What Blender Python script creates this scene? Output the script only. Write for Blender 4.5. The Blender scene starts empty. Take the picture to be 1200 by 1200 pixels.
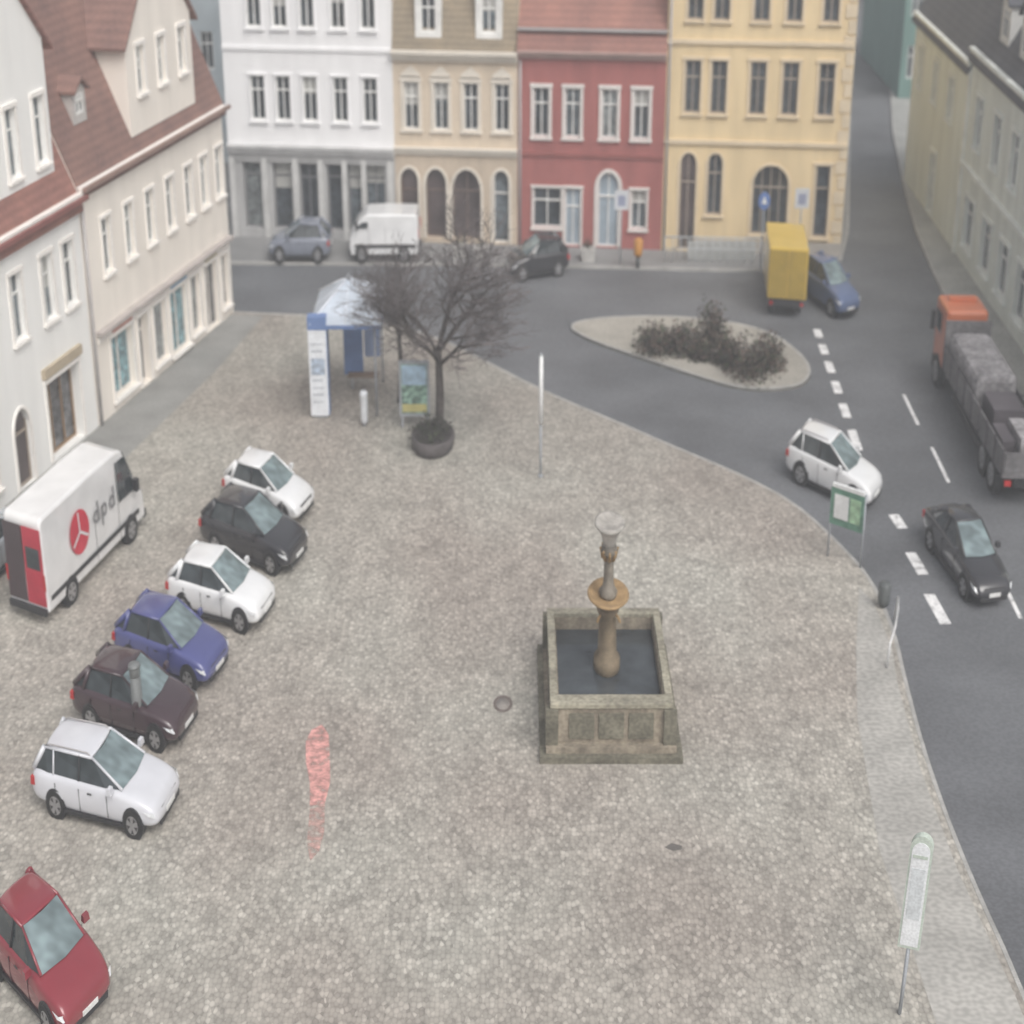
import bpy, bmesh, math, random
from mathutils import Vector, Matrix
random.seed(7)
K=0.58
sc=bpy.context.scene
COL=sc.collection
# ---------------------------------------------------------------- materials
MATS={}
def mat(name,col,rough=0.7,nscale=1.5,namt=0.12,fine=25.0,famt=0.08,bump=0.0,metal=0.0,spec=0.4,streak=False,coat=0.0,wear=0.0):
    if name in MATS: return MATS[name]
    m=bpy.data.materials.new(name);m.use_nodes=True
    nt=m.node_tree;N=nt.nodes;Lk=nt.links
    b=N['Principled BSDF']
    g=N.new('ShaderNodeNewGeometry')
    n1=N.new('ShaderNodeTexNoise');n1.inputs['Scale'].default_value=nscale;n1.inputs['Detail'].default_value=3 if streak else 2
    if streak:
        mp=N.new('ShaderNodeMapping');mp.inputs['Scale'].default_value=(3,3,0.5)
        Lk.new(g.outputs['Position'],mp.inputs['Vector']);Lk.new(mp.outputs[0],n1.inputs['Vector'])
    else: Lk.new(g.outputs['Position'],n1.inputs['Vector'])
    r1=N.new('ShaderNodeMapRange');r1.inputs['From Min'].default_value=.3;r1.inputs['From Max'].default_value=.7
    r1.inputs['To Min'].default_value=1-namt;r1.inputs['To Max'].default_value=1+namt
    Lk.new(n1.outputs['Fac'],r1.inputs['Value']);acc=r1.outputs[0]
    if famt>.05:
        n2=N.new('ShaderNodeTexNoise');n2.inputs['Scale'].default_value=fine;n2.inputs['Detail'].default_value=0
        Lk.new(g.outputs['Position'],n2.inputs['Vector'])
        r2=N.new('ShaderNodeMapRange');r2.inputs['From Min'].default_value=.3;r2.inputs['From Max'].default_value=.7
        r2.inputs['To Min'].default_value=1-famt;r2.inputs['To Max'].default_value=1+famt
        Lk.new(n2.outputs['Fac'],r2.inputs['Value'])
        mu=N.new('ShaderNodeMath');mu.operation='MULTIPLY';Lk.new(acc,mu.inputs[0]);Lk.new(r2.outputs[0],mu.inputs[1]);acc=mu.outputs[0]
        if bump>0:
            bp=N.new('ShaderNodeBump');bp.inputs['Strength'].default_value=bump;bp.inputs['Distance'].default_value=.02
            Lk.new(n2.outputs['Fac'],bp.inputs['Height']);Lk.new(bp.outputs[0],b.inputs['Normal'])
    vm=N.new('ShaderNodeVectorMath');vm.operation='SCALE';vm.inputs[0].default_value=col[:3]
    Lk.new(acc,vm.inputs['Scale']);Lk.new(vm.outputs[0],b.inputs['Base Color'])
    b.inputs['Roughness'].default_value=rough;b.inputs['Metallic'].default_value=metal
    b.inputs['Specular IOR Level'].default_value=spec
    b.inputs['Coat Weight'].default_value=coat;b.inputs['Coat Roughness'].default_value=.08
    if wear>0:   # worn paint: patches rubbed off down to the stone
        n3=N.new('ShaderNodeTexNoise');n3.inputs['Scale'].default_value=5;n3.inputs['Detail'].default_value=4;Lk.new(g.outputs['Position'],n3.inputs['Vector'])
        r3=N.new('ShaderNodeMapRange');r3.inputs['From Min'].default_value=wear-.18;r3.inputs['From Max'].default_value=wear+.18;Lk.new(n3.outputs['Fac'],r3.inputs['Value'])
        Lk.new(r3.outputs[0],b.inputs['Alpha'])
    MATS[name]=m;return m
# ground: cobblestones
def cobble_mat():
    m=bpy.data.materials.new('cobblestone');m.use_nodes=True;nt=m.node_tree;N=nt.nodes;Lk=nt.links;b=N['Principled BSDF']
    g=N.new('ShaderNodeNewGeometry');mp=N.new('ShaderNodeMapping');mp.inputs['Scale'].default_value=(1/K,1,1)
    Lk.new(g.outputs['Position'],mp.inputs['Vector'])
    v=N.new('ShaderNodeTexVoronoi');v.inputs['Scale'].default_value=7.5;v.inputs['Randomness'].default_value=.75
    Lk.new(mp.outputs[0],v.inputs['Vector'])
    sp=N.new('ShaderNodeSeparateColor');Lk.new(v.outputs['Color'],sp.inputs[0])
    cr=N.new('ShaderNodeValToRGB');E=cr.color_ramp.elements
    E[0].position=0;E[0].color=(.285,.268,.244,1);E[1].position=1;E[1].color=(.51,.485,.445,1)
    x=cr.color_ramp.elements.new(.3);x.color=(.365,.345,.315,1)
    x=cr.color_ramp.elements.new(.75);x.color=(.408,.384,.35,1)
    Lk.new(sp.outputs[0],cr.inputs['Fac'])
    jr=N.new('ShaderNodeMapRange');jr.inputs['From Min'].default_value=.35;jr.inputs['From Max'].default_value=.75;jr.inputs['To Min'].default_value=1.02;jr.inputs['To Max'].default_value=.76
    Lk.new(v.outputs['Distance'],jr.inputs['Value'])
    acc=jr.outputs[0]
    for sc_,lo,hi,det in ((.13,.86,1.14,1),(1.0,.85,1.15,5)):
        n=N.new('ShaderNodeTexNoise');n.inputs['Scale'].default_value=sc_;n.inputs['Detail'].default_value=det;Lk.new(mp.outputs[0],n.inputs['Vector'])
        r=N.new('ShaderNodeMapRange');r.inputs['From Min'].default_value=.3;r.inputs['From Max'].default_value=.7;r.inputs['To Min'].default_value=lo;r.inputs['To Max'].default_value=hi
        Lk.new(n.outputs['Fac'],r.inputs['Value'])
        mu=N.new('ShaderNodeMath');mu.operation='MULTIPLY';Lk.new(acc,mu.inputs[0]);Lk.new(r.outputs[0],mu.inputs[1]);acc=mu.outputs[0]
        if sc_==.13: big=n
    # stone colour gets darker towards the far end of the square
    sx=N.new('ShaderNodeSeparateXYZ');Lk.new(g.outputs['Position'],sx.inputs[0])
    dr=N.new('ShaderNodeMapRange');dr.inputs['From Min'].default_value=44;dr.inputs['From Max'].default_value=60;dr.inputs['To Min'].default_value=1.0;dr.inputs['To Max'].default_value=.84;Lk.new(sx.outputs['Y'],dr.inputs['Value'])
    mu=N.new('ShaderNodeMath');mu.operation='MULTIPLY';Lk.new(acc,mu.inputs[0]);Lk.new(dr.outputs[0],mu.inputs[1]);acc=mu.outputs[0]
    hr=N.new('ShaderNodeValToRGB');hr.color_ramp.elements[0].position=.35;hr.color_ramp.elements[0].color=(1.03,.985,.955,1);hr.color_ramp.elements[1].position=.65;hr.color_ramp.elements[1].color=(.98,1.0,.975,1)
    Lk.new(big.outputs['Fac'],hr.inputs['Fac'])
    m1=N.new('ShaderNodeVectorMath');m1.operation='MULTIPLY';Lk.new(cr.outputs[0],m1.inputs[0]);Lk.new(hr.outputs[0],m1.inputs[1])
    m2=N.new('ShaderNodeVectorMath');m2.operation='SCALE';Lk.new(m1.outputs[0],m2.inputs[0]);Lk.new(acc,m2.inputs['Scale'])
    Lk.new(m2.outputs[0],b.inputs['Base Color']);b.inputs['Roughness'].default_value=.75
    return m
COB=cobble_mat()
ASPH=mat('asphalt',(.135,.14,.15),.72,.3,.2,14,.12)
PAVE=mat('pavement_slabs',(.39,.38,.355),.8,.7,.14,9,.14)
EARTH=mat('outer_ground',(.2,.2,.19),.9,.1,.2)
SAND=mat('island_gravel',(.36,.34,.30),.9,.8,.15,12,.15)
KERB=mat('kerb_granite',(.38,.375,.36),.8,2,.2)
PAINT=mat('road_paint',(.82,.82,.82),.6,3,.12,20,.12,wear=.3)
REDS=mat('red_smear_main',(.68,.35,.32),.8,2.2,.12,14,.15,wear=.41)
REDS2=mat('red_smear_faint',(.58,.37,.33),.8,2.2,.12,14,.15,wear=.52)
# ---------------------------------------------------------------- builder
class Obj:
    def __init__(s,name,loc=(0,0,0),frame=None,M=None):
        s.name=name;s.loc=Vector(loc);s.parts={};s.fr=frame;s.M=M;s.sub={};s.bev={}
    def T(s,p):
        if s.fr:
            P,U,N=s.fr;u,n,z=p
            return Vector((P[0]+U[0]*u+N[0]*n,P[1]+U[1]*u+N[1]*n,z))-s.loc
        if s.M: return s.M@Vector(p)
        return Vector(p)
    def _p(s,part,m):
        k=part
        if k not in s.parts: s.parts[k]=dict(v=[],f=[],mi=[],mats=[],sm=[])
        d=s.parts[k]
        if m not in d['mats']: d['mats'].append(m)
        return d,d['mats'].index(m)
    def mesh(s,part,m,vs,fs,smooth=False):
        d,mi=s._p(part,m);o=len(d['v']);d['v']+=[s.T(v) for v in vs]
        for f in fs: d['f'].append([o+i for i in f]);d['mi'].append(mi);d['sm'].append(smooth)
    def box(s,part,m,a,b):
        x0,y0,z0=a;x1,y1,z1=b
        vs=[(x0,y0,z0),(x1,y0,z0),(x1,y1,z0),(x0,y1,z0),(x0,y0,z1),(x1,y0,z1),(x1,y1,z1),(x0,y1,z1)]
        s.mesh(part,m,vs,[(0,3,2,1),(4,5,6,7),(0,1,5,4),(1,2,6,5),(2,3,7,6),(3,0,4,7)])
    def tbox(s,part,m,c,sz,top,h):   # tapered box
        x,y,z=c;vs=[]
        for (w,d),zz in ((sz,z),(top,z+h)):
            vs+=[(x-w/2,y-d/2,zz),(x+w/2,y-d/2,zz),(x+w/2,y+d/2,zz),(x-w/2,y+d/2,zz)]
        s.mesh(part,m,vs,[(0,3,2,1),(4,5,6,7),(0,1,5,4),(1,2,6,5),(2,3,7,6),(3,0,4,7)])
    def tube(s,part,m,pts,rads,n=10,sx=1.0,smooth=True):
        vs=[];fs=[]
        for i,p in enumerate(pts):
            p=Vector(p);a=Vector(pts[max(i-1,0)]);b=Vector(pts[min(i+1,len(pts)-1)]);d=(b-a)
            d=d.normalized() if d.length>0 else Vector((0,0,1))
            e=d.cross(Vector((0,1,0)));
            if e.length<.1: e=d.cross(Vector((1,0,0)))
            e.normalize();g=d.cross(e)
            for j in range(n):
                t=2*math.pi*j/n;q=(e*math.cos(t)+g*math.sin(t))*rads[i];vs.append((p.x+q.x*sx,p.y+q.y,p.z+q.z))
        for i in range(len(pts)-1):
            for j in range(n):
                fs.append((i*n+j,i*n+(j+1)%n,(i+1)*n+(j+1)%n,(i+1)*n+j))
        fs.append(tuple(range(n))[::-1]);fs.append(tuple((len(pts)-1)*n+j for j in range(n)))
        s.mesh(part,m,vs,fs,smooth)
    def lathe(s,part,m,c,prof,n=20,sx=1.0,smooth=True,rot=0):
        vs=[];fs=[]
        for r,z in prof:
            for j in range(n):
                t=2*math.pi*j/n+rot;vs.append((c[0]+r*math.cos(t)*sx,c[1]+r*math.sin(t),c[2]+z))
        for i in range(len(prof)-1):
            for j in range(n): fs.append((i*n+j,i*n+(j+1)%n,(i+1)*n+(j+1)%n,(i+1)*n+j))
        fs.append(tuple(range(n))[::-1]);fs.append(tuple((len(prof)-1)*n+j for j in range(n)))
        s.mesh(part,m,vs,fs,smooth)
    def build(s):
        e=bpy.data.objects.new(s.name,None);e.empty_display_size=.5;e.location=s.loc;COL.objects.link(e)
        for k,d in s.parts.items():
            me=bpy.data.meshes.new(k);me.from_pydata([tuple(v) for v in d['v']],[],d['f'])
            for m in d['mats']: me.materials.append(m)
            me.polygons.foreach_set('material_index',d['mi']);me.polygons.foreach_set('use_smooth',d['sm'])
            bm=bmesh.new();bm.from_mesh(me)
            bmesh.ops.recalc_face_normals(bm,faces=bm.faces);bm.to_mesh(me);bm.free()
            ob=bpy.data.objects.new(k,me);ob.parent=e;COL.objects.link(ob)
            if k in s.bev:
                b=ob.modifiers.new('b','BEVEL');b.width=s.bev[k];b.segments=2;b.limit_method='ANGLE'
            if k in s.sub:
                q=ob.modifiers.new('s','SUBSURF');q.levels=s.sub[k];q.render_levels=s.sub[k]
        return e
def sheet(name,pts,z,m,skirt=None):
    bm=bmesh.new();vs=[bm.verts.new((x,y,z)) for x,y in pts];bm.faces.new(vs)
    bmesh.ops.triangulate(bm,faces=bm.faces[:])
    if skirt is not None:
        lo=[bm.verts.new((x,y,skirt)) for x,y in pts];n=len(pts)
        for i in range(n): bm.faces.new((vs[i],vs[(i+1)%n],lo[(i+1)%n],lo[i]))
    bmesh.ops.recalc_face_normals(bm,faces=bm.faces)
    me=bpy.data.meshes.new(name);bm.to_mesh(me);bm.free();me.materials.append(m)
    ob=bpy.data.objects.new(name,me);COL.objects.link(ob);return ob
def smooth_line(pts,it=2,closed=False):
    for _ in range(it):
        q=[];n=len(pts)
        rng=range(n if closed else n-1)
        if not closed:q.append(pts[0])
        for i in rng:
            a=pts[i];b=pts[(i+1)%n]
            q.append((a[0]*.75+b[0]*.25,a[1]*.75+b[1]*.25));q.append((a[0]*.25+b[0]*.75,a[1]*.25+b[1]*.75))
        if not closed:q.append(pts[-1])
        pts=q
    return pts
def strip(name,line,w,z0,z1,m,closed=False):
    n=len(line);vs=[];fs=[]
    for i,(x,y) in enumerate(line):
        a=line[(i-1)%n] if (closed or i>0) else line[i];b=line[(i+1)%n] if (closed or i<n-1) else line[i]
        dx,dy=b[0]-a[0],b[1]-a[1];l=math.hypot(dx,dy) or 1
        nx,ny=dy/l*w,-dx/l*w
        vs+=[(x,y,z0),(x,y,z1),(x+nx*K,y+ny,z1),(x+nx*K,y+ny,z0)]
    rng=range(n if closed else n-1)
    for i in rng:
        j=(i+1)%n
        for k in range(4): fs.append((i*4+k,i*4+(k+1)%4,j*4+(k+1)%4,j*4+k))
    me=bpy.data.meshes.new(name);me.from_pydata(vs,[],fs);me.materials.append(m)
    ob=bpy.data.objects.new(name,me);COL.objects.link(ob);return ob
# ---------------------------------------------------------------- ground
RZ=-.10
sheet('ground',[(-900,-200),(900,-200),(900,1500),(-900,1500)],RZ-.05,EARTH)
sheet('road',[(-40,10),(14.5,10),(40,10),(40,160),(-40,160)],RZ,ASPH)
edge=[(-12,64.4),(-9.6,64.1),(-6,63.6),(-2.9,61.9),(-1.1,59.3),(1.1,56),(3.1,53.6),(5,51.2),(6.5,49.4),(7.7,47.5),(8.5,44.8),(8.95,42.8),(9.0,40),(8.8,37.6),(8.6,34),(8.6,30.3),(8.8,26.5),(8.9,12)]
edge=smooth_line(edge,2)
plaza=edge+[(-30,12),(-30,64.4)]
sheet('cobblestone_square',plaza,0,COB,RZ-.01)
strip('kerb',edge,-.14,RZ-.01,.006,KERB)
walk=[(7.2,12),(7.15,26),(7.1,31),(7.5,36),(8.0,39.2),(8.6,42.4),(8.8,41.5),(8.83,39.2),(8.66,37.6),(8.46,34),(8.46,30.3),(8.66,26.5),(8.76,12)]
sheet('pavement',walk,.004,PAVE)
PGY=mat('pavement_grey',(.26,.26,.25),.85,.7,.15,16,.12)
sheet('pavement',[(-9.9,63.9),(-8.7,63.7),(-9.55,58.2),(-11.2,50.4),(-12.6,44),(-16,30),(-18,30),(-14.2,46)],.004,PGY)
n_line=smooth_line([(-40,71.2),(-10.4,70.4),(0,70.1),(9.6,69.3),(11.6,69.3),(12.9,71.3),(15.1,84.5),(18.2,103.3),(22.4,131)],1)
sheet('pavement',n_line+[(22.4,160),(-40,160)],0.0,mat('pavement_dark',(.24,.24,.24),.85,.7,.15,16,.12),RZ-.01)
strip('kerb',n_line,.14,RZ-.01,.006,KERB)
e_line=smooth_line([(28,140),(24.5,124),(19.4,98),(16.5,77),(15.7,67),(15.5,61),(15.4,50),(15.2,44),(14.9,12)],1)
sheet('pavement',e_line+[(40,12),(40,140)],0.0,mat('pavement_east',(.34,.345,.33),.8,.7,.14,9,.14),RZ-.01)
strip('kerb',e_line,.14,RZ-.01,.006,KERB)
isl=smooth_line([(1.8,62.8),(3,63.7),(6,63.9),(8.8,62.5),(9.75,59.3),(9.6,57.5),(8.9,56.5),(7.2,56.4),(5.5,58.1),(4,59.7),(2.6,61.2)],2,True)
sheet('traffic_island',isl,0,SAND,RZ-.01)
strip('kerb',isl,.15,RZ-.01,.008,KERB,True)
def rect(name,x0,y0,x1,y1,w,z=RZ+.004,m=PAINT):
    dx,dy=x1-x0,y1-y0;l=math.hypot(dx,dy);nx,ny=-dy/l*w/2,dx/l*w/2
    return sheet(name,[(x0+nx,y0+ny),(x1+nx,y1+ny),(x1-nx,y1-ny),(x0-nx,y0-ny)],z,m)
for (a,b) in ((62.6,61.7),(61,60),(59.3,58.2),(57.4,56.3),(55.4,54.2),(53.2,51.6),(50.6,49.2)):
    rect('lane_marking',10.5-.035*(62.6-a),a,10.5-.035*(62.6-b),b,.26)
for (a,b) in ((47,46.1),(44.6,43.3),(42.2,40.6)):
    rect('lane_marking',10.3,a,10.38,b,.28)
for (a,b) in ((56.2,53.6),(51.8,49.2),(43.6,40.9),(36,33.4)):
    rect('lane_marking',12.3,a,12.25,b,.1)
sheet('red_smear',[(-4.38,35.0),(-4.3,35.5),(-4.1,35.7),(-3.92,35.3),(-3.8,34.2),(-3.72,33.4),(-3.76,32.6),(-4.05,32.5),(-4.14,33.4),(-4.3,34.2)],.005,REDS)  # pinkish smear on the square, drawn as flat patchy see-through sheets
sheet('red_smear',[(-4.05,32.49),(-3.76,32.59),(-3.68,31.6),(-3.72,30.9),(-3.86,30.6),(-3.98,31.2)],.005,REDS2)
o=Obj('manhole_cover',(-.2,36.6,0));D=mat('cast_iron',(.16,.13,.12),.7)
o.lathe('ring',D,(0,0,.002),[(.36,0),(.36,.012),(.30,.012),(.29,.006)],20,K);o.lathe('lid',mat('lid_iron',(.27,.25,.23),.8),(0,0,.001),[(.27,0),(.27,.008)],20,K);o.build()
sheet('debris_patch',[(2.95,31.05),(3.1,31.2),(3.3,31.1),(3.28,30.98),(3.1,30.93)],.004,mat('dark_debris',(.14,.13,.12),.6))  # bit of dark debris, drawn as a small flat sheet
# ---------------------------------------------------------------- facade system
GL=[mat('window_glass_a',(.05,.06,.07),.14,.8,.5,5,.3,spec=.6),mat('window_glass_b',(.10,.12,.135),.2,.9,.5,6,.3,spec=.6),mat('window_glass_c',(.2,.22,.225),.25,1.2,.5,6,.3,spec=.6)]
WFR=mat('window_frame_white',(.78,.78,.76),.5)
def facade(o,u0,u1,z0,z1,ops,wm,trim=None,fw=.05,nrm=0.0,sill=True):
    us={u0,u1};zs={z0,z1}
    for p in ops:
        us|={p['u']-p['w']/2,p['u']+p['w']/2};zs|={p['z0'],p['z1']}
    us=sorted(x for x in us if u0-1e-6<=x<=u1+1e-6);zs=sorted(x for x in zs if z0-1e-6<=x<=z1+1e-6)
    for i in range(len(us)-1):
        for j in range(len(zs)-1):
            uc=(us[i]+us[i+1])/2;zc=(zs[j]+zs[j+1])/2
            if any(abs(uc-p['u'])<p['w']/2 and p['z0']<zc<p['z1'] for p in ops): continue
            o.mesh('walls',wm,[(us[i],nrm,zs[j]),(us[i+1],nrm,zs[j]),(us[i+1],nrm,zs[j+1]),(us[i],nrm,zs[j+1])],[(0,1,2,3)])
    for p in ops:
        a=p['u']-p['w']/2;b=p['u']+p['w']/2;c=p['z0'];d=p['z1'];dp=p.get('d',.14);q=nrm-dp
        rv=p.get('rv',wm)
        o.mesh('walls',rv,[(a,nrm,c),(b,nrm,c),(b,nrm,d),(a,nrm,d),(a,q,c),(b,q,c),(b,q,d),(a,q,d)],[(0,1,5,4),(1,2,6,5),(2,3,7,6),(3,0,4,7)])
        gm=p.get('glass') or random.choice(GL[:2] if random.random()<.75 else GL)
        o.mesh('window_glass',gm,[(a,q,c),(b,q,c),(b,q,d),(a,q,d)],[(0,1,2,3)])
        if 'glass' not in p and not p.get('arch') and random.random()<.35 and (b-a)<1.2:   # curtains / half lowered blinds
            zz=d-(d-c)*random.uniform(.25,.6);o.mesh('curtains',mat('curtain',(.42,.42,.40),.8),[(a,q+.001,zz),(b,q+.001,zz),(b,q+.001,d),(a,q+.001,d)],[(0,1,2,3)])
        fm=p.get('fm',WFR)
        if fm:
            f=p.get('fw',fw);y0=q+.002;y1=q+.05
            o.box('window_frames',fm,(a,y0,c),(a+f,y1,d));o.box('window_frames',fm,(b-f,y0,c),(b,y1,d))
            o.box('window_frames',fm,(a+f,y0,c),(b-f,y1,c+f*1.5));o.box('window_frames',fm,(a+f,y0,d-f*1.5),(b-f,y1,d))
            nv=p.get('nv',1)
            for k in range(nv):
                x=a+(b-a)*(k+1)/(nv+1);o.box('window_frames',fm,(x-f*.45,y0,c+f*1.5),(x+f*.45,y1-.004,d-f*1.5))
            if p.get('tr',.68):
                zt=c+(d-c)*p.get('tr',.68);o.box('window_frames',fm,(a+f,y0,zt-f*.6),(b-f,y1+.003,zt+f*.6))
        if p.get('arch'):
            r=p['w']/2;h=min(p.get('ah',r/K*.9),(d-c)*.6);n=10
            arc=[(p['u']-r*math.cos(math.pi*k/n),d-h+h*math.sin(math.pi*k/n)) for k in range(n+1)]
            for k in range(n):
                (xa,za),(xb,zb)=arc[k],arc[k+1];cx=a if k<n/2 else b
                o.mesh('walls',wm,[(xa,nrm,za),(xb,nrm,zb),(cx,nrm,d)],[(0,1,2)])
                o.mesh('walls',rv,[(xa,nrm,za),(xb,nrm,zb),(xb,q,zb),(xa,q,za)],[(0,1,2,3)])
        t=p.get('trim',trim)
        if t:
            w=p.get('tw',.09);e=nrm+.045
            zt_=d
            if p.get('arch'):
                zt_=d-h;w2=w
                for k in range(n):
                    (xa,za),(xb,zb)=arc[k],arc[k+1]
                    f2=lambda X,Z:(p['u']+(X-p['u'])*(1+w2/r),d-h+(Z-(d-h))*(1+w2/h))
                    A=f2(xa,za);B=f2(xb,zb)
                    o.mesh('trim',t,[(xa,e,za),(xb,e,zb),(B[0],e,B[1]),(A[0],e,A[1]),(B[0],nrm,B[1]),(A[0],nrm,A[1]),(xa,nrm,za),(xb,nrm,zb)],[(0,1,2,3),(3,2,4,5),(0,1,7,6)])
            else:
                o.box('trim',t,(a-w-.03,nrm,d),(b+w+.03,e+.03,d+w*1.4))
            o.box('trim',t,(a-w,nrm,c),(a,e,zt_));o.box('trim',t,(b,nrm,c),(b+w,e,zt_))
            if sill and not p.get('door'): o.box('trim',t,(a-w-.03,nrm,c-.09),(b+w+.03,e+.07,c))
def W(u,z0,z1,w,**k): return dict(u=u,z0=z0,z1=z1,w=w,**k)
def cornice(o,m,u0,u1,z,h=.3,out=.3,n0=0):
    o.box('cornice',m,(u0,n0,z),(u1,n0+out*.4,z+h*.4));o.box('cornice',m,(u0,n0,z+h*.4),(u1,n0+out*.75,z+h*.72));o.box('cornice',m,(u0,n0,z+h*.72),(u1,n0+out,z+h))
def body(o,m,u0,u1,depth,z1,nrm=-.0):
    o.mesh('walls',m,[(u0,nrm,0),(u0,-depth,0),(u0,-depth,z1),(u0,nrm,z1)],[(0,1,2,3)])
    o.mesh('walls',m,[(u1,nrm,0),(u1,-depth,0),(u1,-depth,z1),(u1,nrm,z1)],[(0,1,2,3)])
    o.mesh('walls',m,[(u0,-depth,0),(u1,-depth,0),(u1,-depth,z1),(u0,-depth,z1)],[(0,1,2,3)])
def tiles(name,col,vs=1.0):
    m=bpy.data.materials.new(name);m.use_nodes=True;nt=m.node_tree;N=nt.nodes;Lk=nt.links;b=N['Principled BSDF']
    g=N.new('ShaderNodeNewGeometry');w=N.new('ShaderNodeTexWave');w.bands_direction='Z';w.inputs['Scale'].default_value=1.3*vs;w.inputs['Distortion'].default_value=.6;w.inputs['Detail'].default_value=1
    Lk.new(g.outputs['Position'],w.inputs['Vector'])
    n=N.new('ShaderNodeTexNoise');n.inputs['Scale'].default_value=.9;n.inputs['Detail'].default_value=5;Lk.new(g.outputs['Position'],n.inputs['Vector'])
    n3=N.new('ShaderNodeTexNoise');n3.inputs['Scale'].default_value=9;n3.inputs['Detail'].default_value=1;Lk.new(g.outputs['Position'],n3.inputs['Vector'])
    cr=N.new('ShaderNodeValToRGB');cr.color_ramp.elements[0].position=.3;cr.color_ramp.elements[0].color=(col[0]*.68,col[1]*.70,col[2]*.74,1)
    cr.color_ramp.elements[1].position=.7;cr.color_ramp.elements[1].color=(col[0]*1.25,col[1]*1.2,col[2]*1.15,1)
    mx=N.new('ShaderNodeMath');mx.operation='MULTIPLY_ADD';mx.inputs[1].default_value=.35;Lk.new(n3.outputs['Fac'],mx.inputs[0])
    m4=N.new('ShaderNodeMath');m4.operation='MULTIPLY';m4.inputs[1].default_value=.65;Lk.new(n.outputs['Fac'],m4.inputs[0]);Lk.new(m4.outputs[0],mx.inputs[2])
    Lk.new(mx.outputs[0],cr.inputs['Fac'])
    r=N.new('ShaderNodeMapRange');r.inputs['To Min'].default_value=.84;r.inputs['To Max'].default_value=1.04;Lk.new(w.outputs['Fac'],r.inputs['Value'])
    s=N.new('ShaderNodeVectorMath');s.operation='SCALE';Lk.new(cr.outputs[0],s.inputs[0]);Lk.new(r.outputs[0],s.inputs['Scale'])
    Lk.new(s.outputs[0],b.inputs['Base Color']);b.inputs['Roughness'].default_value=.8
    return m
T_RED=tiles('roof_tiles_red',(.30,.15,.125));T_BR=tiles('roof_tiles_brown',(.25,.15,.128));T_TAN=tiles('roof_tiles_tan',(.30,.25,.18));T_SL=tiles('roof_slate',(.10,.105,.12))
def saddle(o,m,u0,u1,n0,nr,n1,ze,zr,over=.25,thick=.14):
    for (a,b) in ((n0,nr),(n1,nr)):
        sl=(zr-ze)/(b-a) ; s=1 if a>b else -1
        aa=a+over*s;za=ze+sl*(aa-a)
        v=[(u0,aa,za),(u1,aa,za),(u1,b,zr),(u0,b,zr),(u0,aa,za-thick),(u1,aa,za-thick),(u1,b,zr-thick),(u0,b,zr-thick)]
        o.mesh('roof',m,v,[(0,1,2,3),(4,5,6,7),(0,1,5,4),(0,3,7,4),(1,2,6,5)])
def dormer(o,wm,rm,u0,u1,nf,nb,z0,ze,zr,ops,trim=None,over=.18):
    facade(o,u0,u1,z0,ze,ops,wm,trim,nrm=nf)
    um=(u0+u1)/2
    o.mesh('walls',wm,[(u0,nf,ze),(u1,nf,ze),(um,nf,zr)],[(0,1,2)])
    o.mesh('walls',wm,[(u0,nf,z0),(u0,nb,z0),(u0,nb,ze),(u0,nf,ze)],[(0,1,2,3)])
    o.mesh('walls',wm,[(u1,nf,z0),(u1,nb,z0),(u1,nb,ze),(u1,nf,ze)],[(0,1,2,3)])
    for a in (u0,u1):
        s=-1 if a==u0 else 1;sl=(zr-ze)/abs(um-a);ao=a+s*over;zo=ze-sl*over;t=.1
        v=[(ao,nf+.15,zo+t),(um,nf+.15,zr+t),(um,nb,zr+t),(ao,nb,zo+t),(ao,nf+.15,zo),(um,nf+.15,zr),(um,nb,zr),(ao,nb,zo)]
        o.mesh('dormer_roof',rm,v,[(0,1,2,3),(4,5,6,7),(0,1,5,4),(0,3,7,4)])
def frame(P,Q,flip):
    L=math.hypot(Q[0]-P[0],Q[1]-P[1]);U=((Q[0]-P[0])/L,(Q[1]-P[1])/L)
    N=(-U[1],U[0]) if not flip else (U[1],-U[0]);return (P,U,N)
FB=frame((-11.1,73.9),(12.6,71.1),True)
FL=frame((-9.8,64.2),(-13.6,48),False)
FR=frame((17.3,83),(16.8,50),True)
def loc(fr,u): return (fr[0][0]+fr[1][0]*u,fr[0][1]+fr[1][1]*u,0)
# --- white commercial building
WH=mat('plaster_white',(.84,.84,.85),.8,.6,.05,20,.04,streak=True)
GS=mat('shop_stone_grey',(.42,.42,.42),.7,.8,.12,streak=True)
o=Obj('white_townhouse',loc(FB,3.3),FB)
xs=[1.3,2.3,3.35,4.55,5.7]
ops=[W(x,4.65,6.4,.56,tw=.06) for x in xs]+[W(x,8.2,9.95,.56,tw=.06) for x in xs]+[W(x,11.3,12.9,.56) for x in xs]
facade(o,0,6.6,3.7,13.6,ops,WH,WH)
body(o,WH,0,6.6,9,13.6)
sh=[W(.9,.35,3.0,.7,nv=0,tr=.8),W(2.1,.35,3.0,.75,nv=0,tr=.8),W(3.15,.1,3.0,.7,nv=1,tr=.8),W(4.2,.35,3.0,.62,nv=0,tr=.8),W(4.98,.35,3.0,.55,nv=0,tr=.8),W(5.8,.35,3.0,.78,nv=1,tr=.8)]
for s_ in sh: s_['fm']=mat('shop_frame_grey',(.2,.2,.21),.5);s_['d']=.3;s_['trim']=None
facade(o,0,6.6,0,3.7,sh,GS,None,nrm=.012)
for x in (.12,1.42,2.65,3.66,4.6,5.37,6.4): o.box('pilasters',mat('pilaster_light',(.58,.58,.57),.7),(x-.1,.012,0),(x+.1,.1,3.2))
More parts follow.
